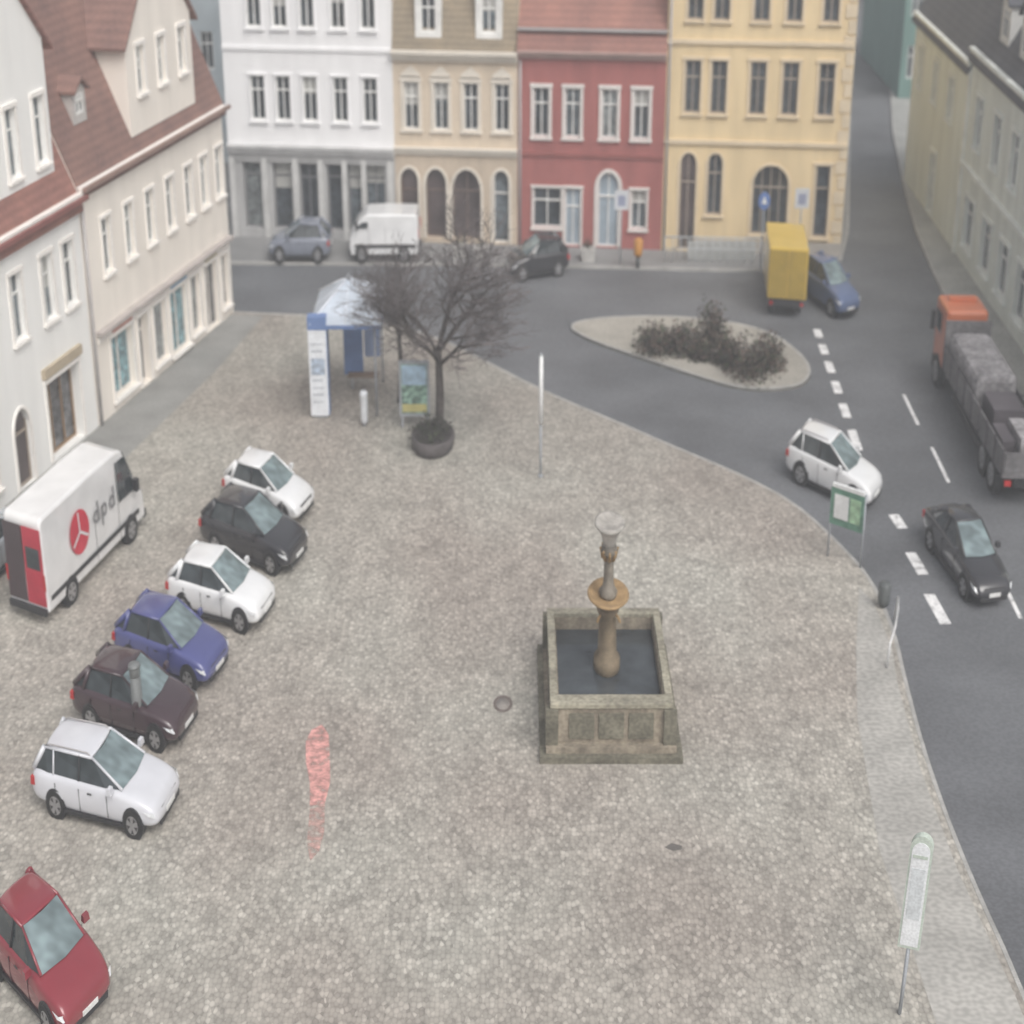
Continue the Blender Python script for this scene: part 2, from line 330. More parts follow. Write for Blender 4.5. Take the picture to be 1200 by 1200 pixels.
cornice(o,mat('band_grey',(.58,.58,.58),.7),0,6.6,3.35,.38,.28,.012)
o.box('shop_fascia',mat('fascia',(.34,.34,.34),.6),(.3,.012,3.02),(6.3,.07,3.3))
cornice(o,WH,0,6.6,13.3,.4,.4)
o.box('string_course',WH,(0,0,7.35),(6.6,.07,7.5))
saddle(o,T_BR,0,6.6,0,-4.5,-9,13.6,17)
o.build()
# --- beige mansard house
BG=mat('plaster_beige',(.66,.56,.44),.8,.7,.1,20,.06,streak=True);CR=mat('trim_cream',(.72,.67,.59),.75,1,.08)
BGd=mat('plaster_beige_dark',(.56,.47,.37),.8,.7,.12,20,.06,streak=True)
o=Obj('beige_mansard_house',loc(FB,9),FB)
ops=[W(x,4.45,6.3,.56,tw=.12) for x in (7.3,8.45,9.6,10.8)]
facade(o,6.6,11.4,3.6,7.3,ops,BG,CR);body(o,BG,6.6,11.4,9,7.3)
for x in (7.3,8.45,9.6,10.8):
    o.box('reliefs',CR,(x-.36,0,6.52),(x+.36,.12,6.62));o.mesh('reliefs',CR,[(x-.36,.1,6.62),(x+.36,.1,6.62),(x,.1,6.9),(x,0,6.9)],[(0,1,2),(0,2,3),(1,2,3)])
DK=mat('shop_dark',(.09,.07,.07),.4,1,.4);FBR=mat('frame_brown',(.18,.13,.11),.5)
gf=[W(7.15,.2,2.95,.7,arch=1,glass=DK,nv=0,fm=FBR),W(8.2,.2,2.95,.8,arch=1,glass=DK,nv=0,fm=FBR),W(9.4,.2,2.95,1.1,arch=1,glass=DK,nv=1,fm=FBR),W(10.75,.05,2.95,.62,arch=1,nv=0,fm=WFR)]
for g_ in gf:g_['d']=.25;g_['tw']=.11
facade(o,6.6,11.4,0,3.6,gf,BGd,CR,nrm=.01,sill=False)
cornice(o,CR,6.6,11.4,3.5,.3,.22,.01);cornice(o,CR,6.6,11.4,7.1,.4,.4)
v=[(6.6,.1,7.5),(11.4,.1,7.5),(11.4,-.75,10.6),(6.6,-.75,10.6),(11.4,-4.5,12.5),(6.6,-4.5,12.5),(6.6,-9,7.5),(11.4,-9,7.5)]
o.mesh('roof',T_TAN,v,[(0,1,2,3),(3,2,4,5),(5,4,7,6)])
o.mesh('gables',BG,[(6.6,.1,7.5),(6.6,-.75,10.6),(6.6,-4.5,12.5),(6.6,-9,7.5)],[(0,1,2,3)]);o.mesh('gables',BG,[(11.4,.1,7.5),(11.4,-.75,10.6),(11.4,-4.5,12.5),(11.4,-9,7.5)],[(0,1,2,3)])
for x in (8.0,10.3):
    dormer(o,WFR,T_TAN,x-.5,x+.5,-.02,-.9,7.95,9.7,10.15,[W(x,8.15,9.5,.58,d=.1)],None,over=.06)
o.build()
# --- red house
RD=mat('plaster_red',(.36,.125,.115),.8,.7,.12,20,.06,streak=True);TW=mat('trim_white',(.72,.69,.66),.7,1,.06)
o=Obj('red_townhouse',loc(FB,14),FB)
ops=[W(x,4.3,6.2,.6,tw=.1) for x in (12.3,13.5,14.9,16.1)]
LB=mat('door_light_blue',(.32,.39,.45),.5)
ops+=[W(12.55,.75,2.35,1.1,nv=1,tw=.06),W(13.55,.05,2.35,.62,door=1,tw=.07,glass=LB),W(14.92,.05,3.0,.8,arch=1,door=1,tw=.14,glass=LB,nv=1),W(16.1,.8,2.35,.6,tw=.07)]
facade(o,11.4,17,0,7.35,ops,RD,TW);body(o,RD,11.4,17,9,7.35)
cornice(o,mat('cornice_rose',(.46,.32,.29),.7),11.4,17,7.3,.32,.34)
o.box('string_course',mat('red_dark',(.28,.09,.08),.8),(11.4,0,3.55),(17,.06,3.7))
v=[(11.4,.34,7.6),(17,.34,7.6),(17,-.1,8.35),(11.4,-.1,8.35)];o.mesh('roof',T_RED,v,[(0,1,2,3)])
v=[(11.4,.02,8.37),(17,.02,8.37),(17,-4.5,13),(11.4,-4.5,13),(11.4,-9,7.4),(17,-9,7.4)];o.mesh('roof',tiles('roof_tiles_brick',(.32,.16,.13)),v,[(0,1,2,3),(3,2,5,4)])
o.mesh('gables',RD,[(11.4,.34,7.6),(11.4,-.1,8.35),(11.4,-4.5,13),(11.4,-9,7.4)],[(0,1,2,3)]);o.mesh('gables',RD,[(17,.34,7.6),(17,-.1,8.35),(17,-4.5,13),(17,-9,7.4)],[(0,1,2,3)])
ZN=mat('zinc',(.42,.4,.4),.5)
o.box('gutter',ZN,(11.4,.02,8.33),(17,.14,8.42));o.tube('downpipe',ZN,[(11.5,.08,0),(11.5,.08,7.2)],[.045,.045],8)
o.build()
# --- yellow house
YE=mat('plaster_yellow',(.74,.59,.36),.8,.7,.08,20,.05,streak=True);YT=mat('trim_sand',(.68,.57,.41),.75,1,.08)
o=Obj('yellow_townhouse',loc(FB,20.4),FB)
xs=(18.0,18.97,20.42,21.62,22.95);DF=mat('window_frame_brownish',(.34,.29,.24),.5)
ops=[W(x,5.35,7.35,.58,fm=DF,glass=GL[0]) for x in xs]+[W(x,8.8,10.7,.58,fm=DF,glass=GL[0]) for x in xs]+[W(x,12,13.6,.58,fm=DF) for x in xs]
ops+=[W(17.95,.05,3.85,.62,arch=1,door=1,glass=DK,fm=DF,tr=.7),W(18.97,1.45,3.85,.56,arch=1,fm=DF),W(21.1,.75,3.45,1.35,arch=1,ah=.8,nv=3,fm=DF,tw=.1),W(23.05,.7,3.5,.52,nv=0,fm=DF)]
facade(o,17,23.9,0,14.3,ops,YE,YT);body(o,YE,17,23.9,14,14.3)
for z in (4.2,7.95,11.2): o.box('string_course',YT,(17.003,0,z),(23.897,.1,z+.16))
for i in range(24):
    z=.3+i*.58
    w=.42 if i%2 else .3
    o.box('quoins',YT,(23.9-w,0,z),(23.9,.05,z+.5))
o.box('plinth',mat('plinth_grey',(.42,.39,.35),.8),(18.3,0,0),(23.9,.06,.5));o.tube('downpipe',ZN,[(17.12,.08,0),(17.12,.08,13.9)],[.045,.045],8)
cornice(o,YT,17,23.9,14,.4,.45)
saddle(o,T_BR,17,23.9,0,-6,-14,14.3,18);o.build()
# distant houses
def simple_house(name,x0,x1,y0,y1,h,hr,wm,rm,rows=3,ncol=4,axis='x'):
    o=Obj(name,((x0+x1)/2,y0,0),((x0,y0),(1,0),(0,-1)))
    ops=[]
    w=x1-x0
    for r in range(rows):
        for c_ in range(ncol): ops.append(W(w*(c_+.5)/ncol,1.0+r*3.2,2.7+r*3.2,min(.62,w/ncol*.5)))
    facade(o,0,w,0,h,ops,wm,None);body(o,wm,0,w,y1-y0,h)
    saddle(o,rm,0,w,0,-(y1-y0)/2,-(y1-y0),h,hr)
    for u in (0,w): o.mesh('gables',wm,[(u,0,h),(u,-(y1-y0)/2,hr),(u,-(y1-y0),h)],[(0,1,2)])
    o.build()
TEAL=mat('plaster_teal',(.14,.24,.22),.8,.6,.15,streak=True)
simple_house('grey_blue_house',-17.5,-11.9,86,96,10.5,15,mat('plaster_greyblue',(.46,.52,.55),.8,.6,.1),T_SL,3,5)
simple_house('teal_house',20.2,24,100,112,6.3,10,TEAL,T_SL,2,3)
simple_house('cream_house',24.8,34,128,140,9,14,mat('plaster_cream2',(.5,.48,.42),.8),T_BR,3,6)
simple_house('pale_house',10,23,142,150,14,18,mat('plaster_pale',(.42,.44,.44),.8),T_SL,4,8)
# --- west row: cream house with shops
CM=mat('plaster_cream',(.86,.81,.74),.8,.6,.05,20,.04,streak=True);CMl=mat('trim_offwhite',(.87,.84,.80),.75,1,.04)
o=Obj('cream_gabled_house',loc(FL,5.6),FL)
ops=[W(x,4.3,6.0,.6,tw=.07,glass=random.choice(GL)) for x in (.55,1.9,3.25,4.8,6.4,8.0,9.65)]
TL=mat('display_teal',(.15,.28,.32),.2,3,.5,9,.4,spec=.6);SD=mat('display_dark',(.10,.10,.105),.2,3,.5,9,.4,spec=.6)
SW=mat('shop_frame_white',(.76,.72,.67),.5)
ops+=[W(9.2,.35,2.35,1.6,nv=1,tr=0,glass=TL,fm=SW,d=.2),W(7.6,.05,2.35,.8,nv=0,tr=.75,glass=SD,fm=SW,door=1,d=.25),W(6.3,.35,2.35,1.0,nv=0,tr=0,glass=GL[2],fm=SW),W(4.75,.2,2.35,1.4,nv=1,tr=0,glass=TL,fm=SW),W(3.3,.35,2.35,.8,nv=0,tr=0,glass=GL[2],fm=SW),W(1.9,.05,2.35,1.1,nv=1,tr=0,glass=SD,fm=SW,door=1),W(.6,.4,2.3,.6,nv=0,tr=0,glass=GL[0],fm=SW)]
facade(o,0,11.3,0,7.3,ops,CM,CMl,sill=True)
DPT=6.2;ND=-3.1
for u in (0,11.3): o.mesh('walls',CM,[(u,0,0),(u,-DPT,0),(u,-DPT,7.3),(u,ND,15.3),(u,0,7.3)],[(0,1,2,3,4)])
o.mesh('walls',CM,[(0,-DPT,0),(11.3,-DPT,0),(11.3,-DPT,7.3),(0,-DPT,7.3)],[(0,1,2,3)])
saddle(o,T_BR,-.15,11.3,0,ND,-DPT,7.4,15.4,over=.12)
cornice(o,CMl,0,11.3,7.0,.3,.2);o.box('shop_canopy',mat('canopy_lead',(.46,.42,.40),.6),(.2,0,2.72),(10.9,.26,2.84));o.box('shop_fascia',CMl,(.3,0,2.45),(10.8,.05,2.7))
SGM=[mat('shop_sign_a',(.55,.25,.2),.5),mat('shop_sign_b',(.2,.35,.5),.5),mat('shop_sign_c',(.5,.45,.3),.5)]
for k,(a_,b_) in enumerate(((8.5,9.9),(4.1,5.4),(1.4,2.4))): o.box('shop_signs',SGM[k],(a_,.05,2.49),(b_,.09,2.67))
o.box('gutter',mat('gutter_brown',(.3,.2,.17),.5),(-.15,.2,7.16),(11.3,.3,7.28));o.tube('downpipe',ZN,[(11.2,.08,0),(11.2,.08,7.1)],[.05,.05],8)
dormer(o,CM,T_BR,1.9,7.0,-.12,-2.6,7.75,10.7,13.6,[W(2.75,8.9,10.35,.55),W(4.4,8.9,10.35,.55),W(6.0,8.9,10.35,.55)],CMl,over=.3)
dormer(o,mat('dormer_grey',(.5,.48,.46),.7),T_BR,9.15,10.0,-.5,-1.3,8.75,9.7,10.0,[W(9.57,9.0,9.6,.5,d=.05)],None,over=.1)
o.build()
# --- west row: white gabled house
WA=mat('plaster_white_warm',(.87,.87,.85),.8,.6,.04,20,.04,streak=True)
o=Obj('white_gabled_house',loc(FL,17),FL)
ops=[W(x,4.1,6.0,.7,tw=.08) for x in (12.25,13.6,15.45,17.5,19.5,21.5)]
ops+=[W(13.3,.1,2.45,2.1,nv=2,tr=0,glass=SD,fm=mat('frame_wood',(.3,.2,.12),.6),d=.3,door=1),W(15.95,.05,2.3,.95,arch=1,ah=.7,door=1,glass=DK,fm=DF,nv=0),W(18.2,.6,2.4,1.4),W(21,.6,2.4,1.4)]
facade(o,11.3,25,0,7.2,ops,WA,CMl)
for u in (11.3,25): o.mesh('walls',WA,[(u,0,0),(u,-DPT,0),(u,-DPT,7.2),(u,ND,15.0),(u,0,7.2)],[(0,1,2,3,4)])
o.mesh('walls',WA,[(11.3,-DPT,0),(25,-DPT,0),(25,-DPT,7.2),(11.3,-DPT,7.2)],[(0,1,2,3)])
saddle(o,T_RED,11.303,25,0,ND,-DPT,7.2,15.1,over=.17)
cornice(o,CMl,11.303,25,6.85,.3,.2);o.box('awning_box',mat('sign_wood',(.45,.38,.28),.6),(12.1,0,2.62),(14.5,.12,2.9))
o.box('gutter',mat('gutter_red',(.25,.1,.09),.5),(11.303,.26,6.98),(25,.38,7.1))
dormer(o,WA,T_RED,11.95,18.6,-.28,-2.9,7.9,11.6,15.2,[W(12.6,8.25,10.15,.62),W(14.25,8.25,10.15,.62),W(16.2,8.25,10.15,.62)],CMl,over=.35)
o.build()
# --- east row
GB=mat('plaster_greygreen',(.72,.76,.71),.85,.5,.10,20,.06,streak=True);GC=mat('plaster_greenish_cream',(.74,.79,.74),.85,.5,.10,20,.06,streak=True);GT=mat('trim_pale',(.78,.81,.77),.8)
GLE=mat('window_glass_pale',(.32,.35,.35),.2,.9,.4,6,.3,spec=.6);GLF=mat('window_glass_grey',(.15,.17,.18),.2,.9,.4,6,.3,spec=.6)
o=Obj('grey_green_house',loc(FR,5),FR)
facade(o,0,11.5,0,7.3,[W(1.8,4.4,6.1,.9,glass=GLE),W(5,4.4,6.1,.9,glass=GLE),W(8.2,4.4,6.1,.9,glass=GLE),W(6,.05,2.6,1.0,door=1,glass=GLE)],GC,GT);body(o,GC,0,11.5,5,7.3)
for u in (0,11.5):o.mesh('gables',GC,[(u,0,7.3),(u,-5,7.3),(u,-2.5,11.5)],[(0,1,2)])
saddle(o,T_SL,-.1,11.5,0,-2.5,-5,7.3,11.5,over=.2);cornice(o,GT,0,11.5,7.0,.3,.18);o.box('pilasters',GT,(11.2,0,0),(11.5,.08,7.0))
o.build()
o=Obj('pale_green_townhouse',loc(FR,20),FR)
us=[13.4,16.4,19.2,22,24.8,27.6,30.4,33]
facade(o,11.5,36,0,7.9,[W(u,4.5,6.4,1.0,glass=GLF) for u in us]+[W(u,.7,2.6,1.5,nv=1,glass=GLF) for u in us],GB,GT);body(o,GB,11.5,36,5,7.9)
for u in (11.5,36):o.mesh('gables',GB,[(u,0,7.9),(u,-5,7.9),(u,-2.5,12.5)],[(0,1,2)])
saddle(o,T_SL,11.5,36,0,-2.5,-5,7.9,12.5,over=.2);cornice(o,GT,11.5,36,7.6,.3,.2);cornice(o,GT,11.5,36,3.4,.25,.15)
for u in (14.5,17.6,20.8,24): dormer(o,mat('dormer_white',(.6,.6,.58),.7),T_SL,u-.7,u+.7,-.35,-1.6,8.4,10,10.6,[W(u,8.7,9.8,.9,d=.06)],None,over=.1)
o.build()
# ---------------------------------------------------------------- vehicles
TYRE=mat('tyre_rubber',(.03,.03,.03),.8);RIM=mat('alloy_rim',(.42,.42,.43),.35,metal=.6);CGL=mat('car_glass',(.045,.055,.06),.08,1,.2,5,.2,spec=.7)
CGL2=mat('windscreen_glass',(.17,.22,.23),.12,1.5,.35,5,.2,spec=.8)
HLT=mat('headlight',(.72,.74,.76),.1,spec=.8);TLT=mat('tail_light',(.45,.03,.03),.2);BLK=mat('black_trim',(.035,.035,.038),.55);PLT=mat('number_plate',(.75,.75,.74),.5)
def carM(h):
    return Matrix.Diagonal((K,1,1,1))@Matrix.Rotation(math.radians(h),4,'Z')
def paint(name,c,ro=.25): return mat(name,c,ro,2,.05,8,.04,spec=.5,coat=.7)
def wheels(o,L,W,xf,xr,r=.32):
    for x in ((xf,xr) if not isinstance(xr,tuple) else (xf,)+xr):
        for s in (-1,1):
            y=s*(W/2-.02)
            def ring(part,m,r0,y0,y1,n=18,rin=0):
                vs=[];fs=[]
                for k in range(n):
                    t=2*math.pi*k/n;vs.append((x+r0*math.cos(t),y0,r+r0*math.sin(t)));vs.append((x+r0*math.cos(t),y1,r+r0*math.sin(t)))
                fs=[(2*k,2*((k+1)%n),2*((k+1)%n)+1,2*k+1) for k in range(n)]+[tuple(2*k+1 for k in range(n)),tuple(2*k for k in range(n))]
                o.mesh(part,m,vs,fs)
            ring('wheel_arches',BLK,r+.06,y-s*.3,y+s*.006)
            ring('tyres',TYRE,r,y-s*.2,y+s*.03)
            ring('rims',RIM,r*.66,y,y+s*.04)
            for k in range(5):
                t=2*math.pi*k/5+.3;yy=y+s*.043
                t2=t+math.pi/5;dx,dz=math.cos(t2),math.sin(t2);px,pz=-dz,dx
                o.mesh('rims',BLK,[(x+dx*.07,yy,r+dz*.07),(x+dx*.19+px*.055,yy,r+dz*.19+pz*.055),(x+dx*.19-px*.055,yy,r+dz*.19-pz*.055)],[(0,1,2)])
def car(name,x,y,z,h,L,W,H,pm,kind='hatch',front=True):
    """body shell + curved greenhouse; front toward local +x"""
    o=Obj(name,(x,y,z),M=carM(h))
    hb=H*.66
    st=[(-.5,.42,.68,.74,.78),(-.492,.32,hb-.14,hb-.08,.90),(-.46,.26,hb-.07,hb-.01,.96),(-.38,.22,hb-.05,hb,1),(-.2,.20,hb-.06,hb,1),(.0,.20,hb-.07,hb-.01,1),(.13,.20,hb-.08,hb-.02,1),(.20,.20,hb-.10,hb-.035,1),(.31,.22,hb-.17,hb-.085,.985),(.41,.24,hb-.25,hb-.16,.95),(.465,.26,hb-.34,hb-.26,.88),(.492,.32,hb-.44,hb-.39,.77),(.5,.40,hb-.52,hb-.48,.66)]
    vs=[];fs=[];m_=12
    for t,zb,zs,zt,wf in st:
        w=W/2*wf;xx=t*L
        half=[(0,zb),(w*.86,zb),(w*.97,zb+.10),(w,zb+(zs-zb)*.55),(w*.955,zs),(w*.84,zt),(0,zt+.02)]
        ring=half+[(-a,b) for a,b in half[5:0:-1]]
        vs+=[(xx,a,b) for a,b in ring]
    for i in range(len(st)-1):
        for j in range(m_): fs.append((i*m_+j,i*m_+(j+1)%m_,(i+1)*m_+(j+1)%m_,(i+1)*m_+j))
    fs.append(tuple(range(m_))[::-1]);fs.append(tuple((len(st)-1)*m_+j for j in range(m_)))
    o.mesh('body',pm,vs,fs,True);o.sub['body']=2
    wb=W/2*.86;wt=W/2*.63;fb=.225*L;ft=-.01*L
    rb={'hatch':-.475,'estate':-.48,'suv':-.475,'sedan':-.40}[kind]*L;rt={'hatch':-.33,'estate':-.40,'suv':-.37,'sedan':-.20}[kind]*L
    zb=hb-.035;zt=H-.06;zr=zt-(.05 if kind=='hatch' else .03)
    P=dict(fbl=(fb,wb*.90,zb),fbr=(fb,-wb*.90,zb),ftl=(ft,wt,zt),ftr=(ft,-wt,zt),rtl=(rt,wt*.94,zr),rtr=(rt,-wt*.94,zr),rbl=(rb,wb*.86,zb),rbr=(rb,-wb*.86,zb))
    ml=(fb*.45,wb,zb);mr=(fb*.45,-wb,zb);nl=(rb*.75,wb*.98,zb);nr_=(rb*.75,-wb*.98,zb)
    fcb=(fb+.12,0,zb+.01);fct=(ft+.08,0,zt+.015)
    o.mesh('windscreen',CGL2,[P['fbl'],fcb,P['fbr'],P['ftr'],fct,P['ftl']],[(0,1,4,5),(1,2,3,4)],True)
    o.mesh('side_glass',CGL,[P['fbl'],ml,nl,P['rbl'],P['rtl'],P['ftl']],[(0,1,5),(1,2,4,5),(2,3,4)])
    o.mesh('side_glass',CGL,[P['fbr'],mr,nr_,P['rbr'],P['rtr'],P['ftr']],[(0,1,5),(1,2,4,5),(2,3,4)])
    o.mesh('rear_glass',CGL,[P['rbl'],P['rbr'],P['rtr'],P['rtl']],[(0,1,2,3)])
    rs=[];rf=[];nx=7
    for i in range(nx+1):
        a=i/nx;xx=(ft+.05)*(1-a)+(rt-.04)*a
        base=(zt)*(1-a)+zr*a
        cz=base+.012+.045*math.sin(math.pi*min(1,max(0,a*.86+.10)));ww=wt*(1.05-.06*a)
        for yy,dz in ((-1,-.03),(-.82,.005),(-.35,.028),(.35,.028),(.82,.005),(1,-.03)): rs.append((xx,yy*ww,cz+dz))
        for yy,dz in ((1,-.065),(-1,-.065)): rs.append((xx,yy*ww*.99,cz+dz))
    for i in range(nx):
        for j in range(8): rf.append((i*8+j,i*8+(j+1)%8,(i+1)*8+(j+1)%8,(i+1)*8+j))
    rf.append(tuple(range(8)));rf.append(tuple(nx*8+j for j in range(8)))
    o.mesh('roof',pm,rs,rf,True);o.sub['roof']=2
    def strut(a,b,r,m=pm): o.tube('pillars',m,[a,b],[r,r*.9],6)
    for s,A in (('l',1),('r',-1)):
        strut(P['fb'+s],P['ft'+s],.038);strut(P['rb'+s],P['rt'+s],.085)
        tt=lambda x,z_:(x,A*(wb+(wt-wb)*((z_-zb)/(zt-zb))),z_)
        xb=-.11*L;strut(tt(xb,zb),tt(xb-.02,zt-.005),.028,BLK)
        xc=-.31*L
        if kind in ('estate','suv'): strut(tt(xc,zb),tt(xc-.05,zr),.032)
        if kind=='hatch': strut((rb*.78,A*wb*.97,zb),(rt,A*wt*.95,zr),.085)
        strut((ft,A*wt,zt),(rt,A*wt*.95,zr),.035)
        mx=fb-.30
        o.tbox('mirrors',pm,(mx,A*(W/2+.04),zb+.02),(.16,.2),(.12,.17),.13)
        o.mesh('headlights',HLT,[(.452*L,A*W/2*.93,hb-.33),(.484*L,A*W/2*.60,hb-.40),(.484*L+.02,A*W/2*.58,hb-.49),(.475*L,A*W/2*.86,hb-.46),(.44*L,A*(W/2*.958),hb-.39),(.39*L,A*(W/2*.965),hb-.30)],[(0,1,2,3),(0,3,4,5)])
        o.tbox('tail_lights',TLT,(-.476*L,A*W/2*.80,hb-.32),(.16,.28),(.12,.26),.18)
        o.box('door_handles',BLK,(-.03*L,A*(W/2*.985),hb-.20),(-.03*L+.16,A*(W/2*1.0),hb-.17))
        for xx in (-.29*L,-.10*L,.12*L): o.box('door_gaps',BLK,(xx-.006,A*W/2*.97,.30),(xx+.006,A*(W/2*.994),hb-.14))
        o.box('sills',BLK,(-.27*L,A*W/2*.9,.19),(.24*L,A*W/2*.985,.27))
        if kind in('estate','suv'): o.tube('roof_rails',ZN,[(ft-.1,A*wt*.95,H-.05),(ft-.2,A*wt*.94,H+.01),(rt+.2,A*wt*.92,H-.01),(rt+.1,A*wt*.9,H-.07)],[.018]*4,6)
    o.tbox('grille',BLK,(.482*L,0,.46),(.10,W*.44),(.08,W*.50),.13)
    o.tbox('lower_intake',BLK,(.488*L,0,.25),(.07,W*.62),(.07,W*.66),.12)
    o.box('number_plate',PLT,(.497*L,-.25,.375),(.497*L+.03,.25,.475));o.box('number_plate',PLT,(-.5*L-.02,-.25,.55),(-.5*L+.02,.25,.65))
    wheels(o,L,W,.31*L,-.30*L,.32 if kind!='suv' else .35)
    return o.build()
def carF(name,fx,fy,z,h,L,W,H,pm,kind):
    a=math.radians(h);return car(name,fx-math.cos(a)*L/2*K,fy-math.sin(a)*L/2,z,h,L,W,H,pm,kind)
PW=paint('car_paint_white',(.78,.79,.80));PB=paint('car_paint_black',(.033,.033,.038));PBL=paint('car_paint_blue',(.08,.09,.24));PBU=paint('car_paint_burgundy',(.055,.033,.04));PR=paint('car_paint_red',(.25,.035,.048));PG=paint('car_paint_grey',(.20,.22,.27));PSV=paint('car_paint_silver',(.42,.46,.50))
carF('parked_car',-6.73,32.0,0,-14,4.8,1.84,1.47,paint('car_paint_silver_white',(.64,.65,.69)),'estate')
carF('parked_car',-6.85,35.15,0,-18,4.5,1.82,1.47,PBU,'hatch')
carF('parked_car',-6.55,37.65,0,-21,4.4,1.82,1.46,PBL,'hatch')
carF('parked_car',-5.8,40.5,0,-18,4.3,1.82,1.46,PW,'hatch')
carF('parked_car',-5.35,43.5,0,-24,4.75,1.88,1.5,PB,'hatch')
carF('parked_car',-5.45,46.4,0,-24,4.15,1.75,1.42,PW,'hatch')
carF('parked_car',-7.05,25.75,0,-36,4.3,1.84,1.5,PR,'hatch')
car('parked_car',-13.15,43.6,0,75,4.3,1.8,1.5,PSV,'hatch')
carF('car',9.9,47.45,RZ,-40,4.3,1.84,1.55,PW,'suv')
carF('car',11.68,41.3,RZ,-80,4.5,1.86,1.44,PB,'sedan')
car('parked_car',-8.1,71.0,0,180,4.1,1.75,1.5,PG,'hatch')
car('parked_car',.95,69.2,RZ,-165,3.9,1.75,1.45,PB,'hatch')
car('parked_car',11.3,65.5,RZ,-65,4.2,1.8,1.6,paint('car_paint_steel_blue',(.11,.15,.27)),'hatch')
# vans
def van(name,x,y,z,h,L,W,H,pm,logo=False,rear=None):
    o=Obj(name,(x,y,z),M=carM(h))
    pr=[(-L/2,.34),(-L/2-.02,1.0),(-L/2+.04,H-.12),(-L/2+.16,H-.02),(0,H),(L*.24,H-.03),(L*.31,H-.15),(L*.425,1.42),(L*.47,1.18),(L*.495,.95),(L*.5,.42),(L*.49,.30)]
    wid=lambda zz: W/2*(1.0 if zz<1.2 else 1-.10*((zz-1.2)/(H-1.2))**1.5)
    vs=[];n=len(pr)
    for s in (-1,1):
        for (a,b) in pr: vs.append((a,s*wid(b)*(1 if a<L*.4 else .93),b))
    fs=[tuple(range(n)),tuple(range(n,2*n))]+[(i,(i+1)%n,n+(i+1)%n,n+i) for i in range(n)]
    o.mesh('body',pm,vs,fs);o.bev['body']=.07
    for s in (-1,1):
        f=lambda a,b,d=.012:(a,s*(wid(b)+d),b)
        o.mesh('side_glass',CGL,[f(L*.225,1.38),f(L*.405,1.36),f(L*.318,H-.32),f(L*.225,H-.30)],[(0,1,2,3)])
        o.box('side_trim',BLK,(-L*.47,s*W/2,.62),(L*.42,s*(W/2+.02),.74))
        o.box('mirrors',BLK,(L*.37,s*(W/2+.05),1.35),(L*.40,s*(W/2+.25),1.68))
        for xx in (L*.215,-L*.02): o.box('door_gaps',BLK,(xx-.008,s*W/2,.4),(xx+.008,s*(W/2+.006),1.4))
        o.mesh('headlights',HLT,[(L*.497,s*W*.30,.82),(L*.503,s*W*.30,1.02),(L*.478,s*W*.455,1.12),(L*.47,s*W*.462,.86)],[(0,1,2,3)])
        o.box('tail_lights',TLT,(-L/2-.05,s*W*.44,.95),(-L/2-.01,s*W*.485,1.35))
        if logo:
            cx,cz,r=-L*.17,1.62,.56;n2=24
            vv=[f(cx+r*math.cos(2*math.pi*k/n2),cz+r*math.sin(2*math.pi*k/n2),.035) for k in range(n2)]
            o.mesh('logo_disc',mat('logo_red',(.60,.04,.07),.4),vv,[tuple(range(n2))])
            for a0 in (90,210,330):
                t=math.radians(a0);dx,dz=math.cos(t),math.sin(t);px,pz=-dz*.035,dx*.035
                o.mesh('logo_lines',PW,[f(cx+px,cz+pz,.042),f(cx+dx*r*.9+px,cz+dz*r*.9+pz,.042),f(cx+dx*r*.9-px,cz+dz*r*.9-pz,.042),f(cx-px,cz-pz,.042)],[(0,1,2,3)])
            GY=mat('logo_grey',(.22,.22,.23),.5)
            for k,(lx,stem) in enumerate(((.0,1),(.08,-1),(.16,1))):
                c0=L*lx-.03;rr=.18;cz2=1.60
                for q in range(12):
                    t=2*math.pi*q/12;t2=2*math.pi*(q+1)/12
                    P_=[f(c0+rr*math.cos(t)*.95,cz2+rr*math.sin(t),.035),f(c0+rr*math.cos(t2)*.95,cz2+rr*math.sin(t2),.035),f(c0+rr*.5*math.cos(t2),cz2+rr*.5*math.sin(t2),.035),f(c0+rr*.5*math.cos(t),cz2+rr*.5*math.sin(t),.035)]
                    o.mesh('lettering',GY,P_,[(0,1,2,3)])
                sx_=c0+(.14 if stem>0 else -.14)
                za,zb_=(cz2-.15,cz2+.38) if stem>0 else (cz2-.38,cz2+.15)
                o.mesh('lettering',GY,[f(sx_-.04,za,.038),f(sx_+.04,za,.038),f(sx_+.04,zb_,.038),f(sx_-.04,zb_,.038)],[(0,1,2,3)])
    o.mesh('windscreen',CGL,[(L*.328+.01,-W*.415,H-.24),(L*.328+.01,W*.415,H-.24),(L*.428+.02,W*.44,1.43),(L*.428+.02,-W*.44,1.43)],[(0,1,2,3)])
    o.box('grille',BLK,(L*.49,-W*.25,.62),(L*.505,W*.25,.95));o.box('bumper',BLK,(L*.48,-W*.46,.28),(L*.508,W*.46,.5))
    o.box('number_plate',PLT,(L*.508,-.26,.36),(L*.515,.26,.46));o.box('rear_bumper',BLK,(-L/2-.12,-W*.46,.3),(-L/2,W*.46,.46))
    if rear:
        o.box('rear_panel',rear,(-L/2-.035,-W*.46,.52),(-L/2-.005,-W*.01,H-.25));o.box('rear_doors',mat('rear_dark',(.07,.05,.055),.4),(-L/2-.035,W*.01,.52),(-L/2-.005,W*.46,H-.25))
        o.box('rear_window',CGL,(-L/2-.045,-W*.40,1.45),(-L/2-.036,-W*.07,2.0))
    wheels(o,L,W,.33*L,-.29*L,.35);return o.build()
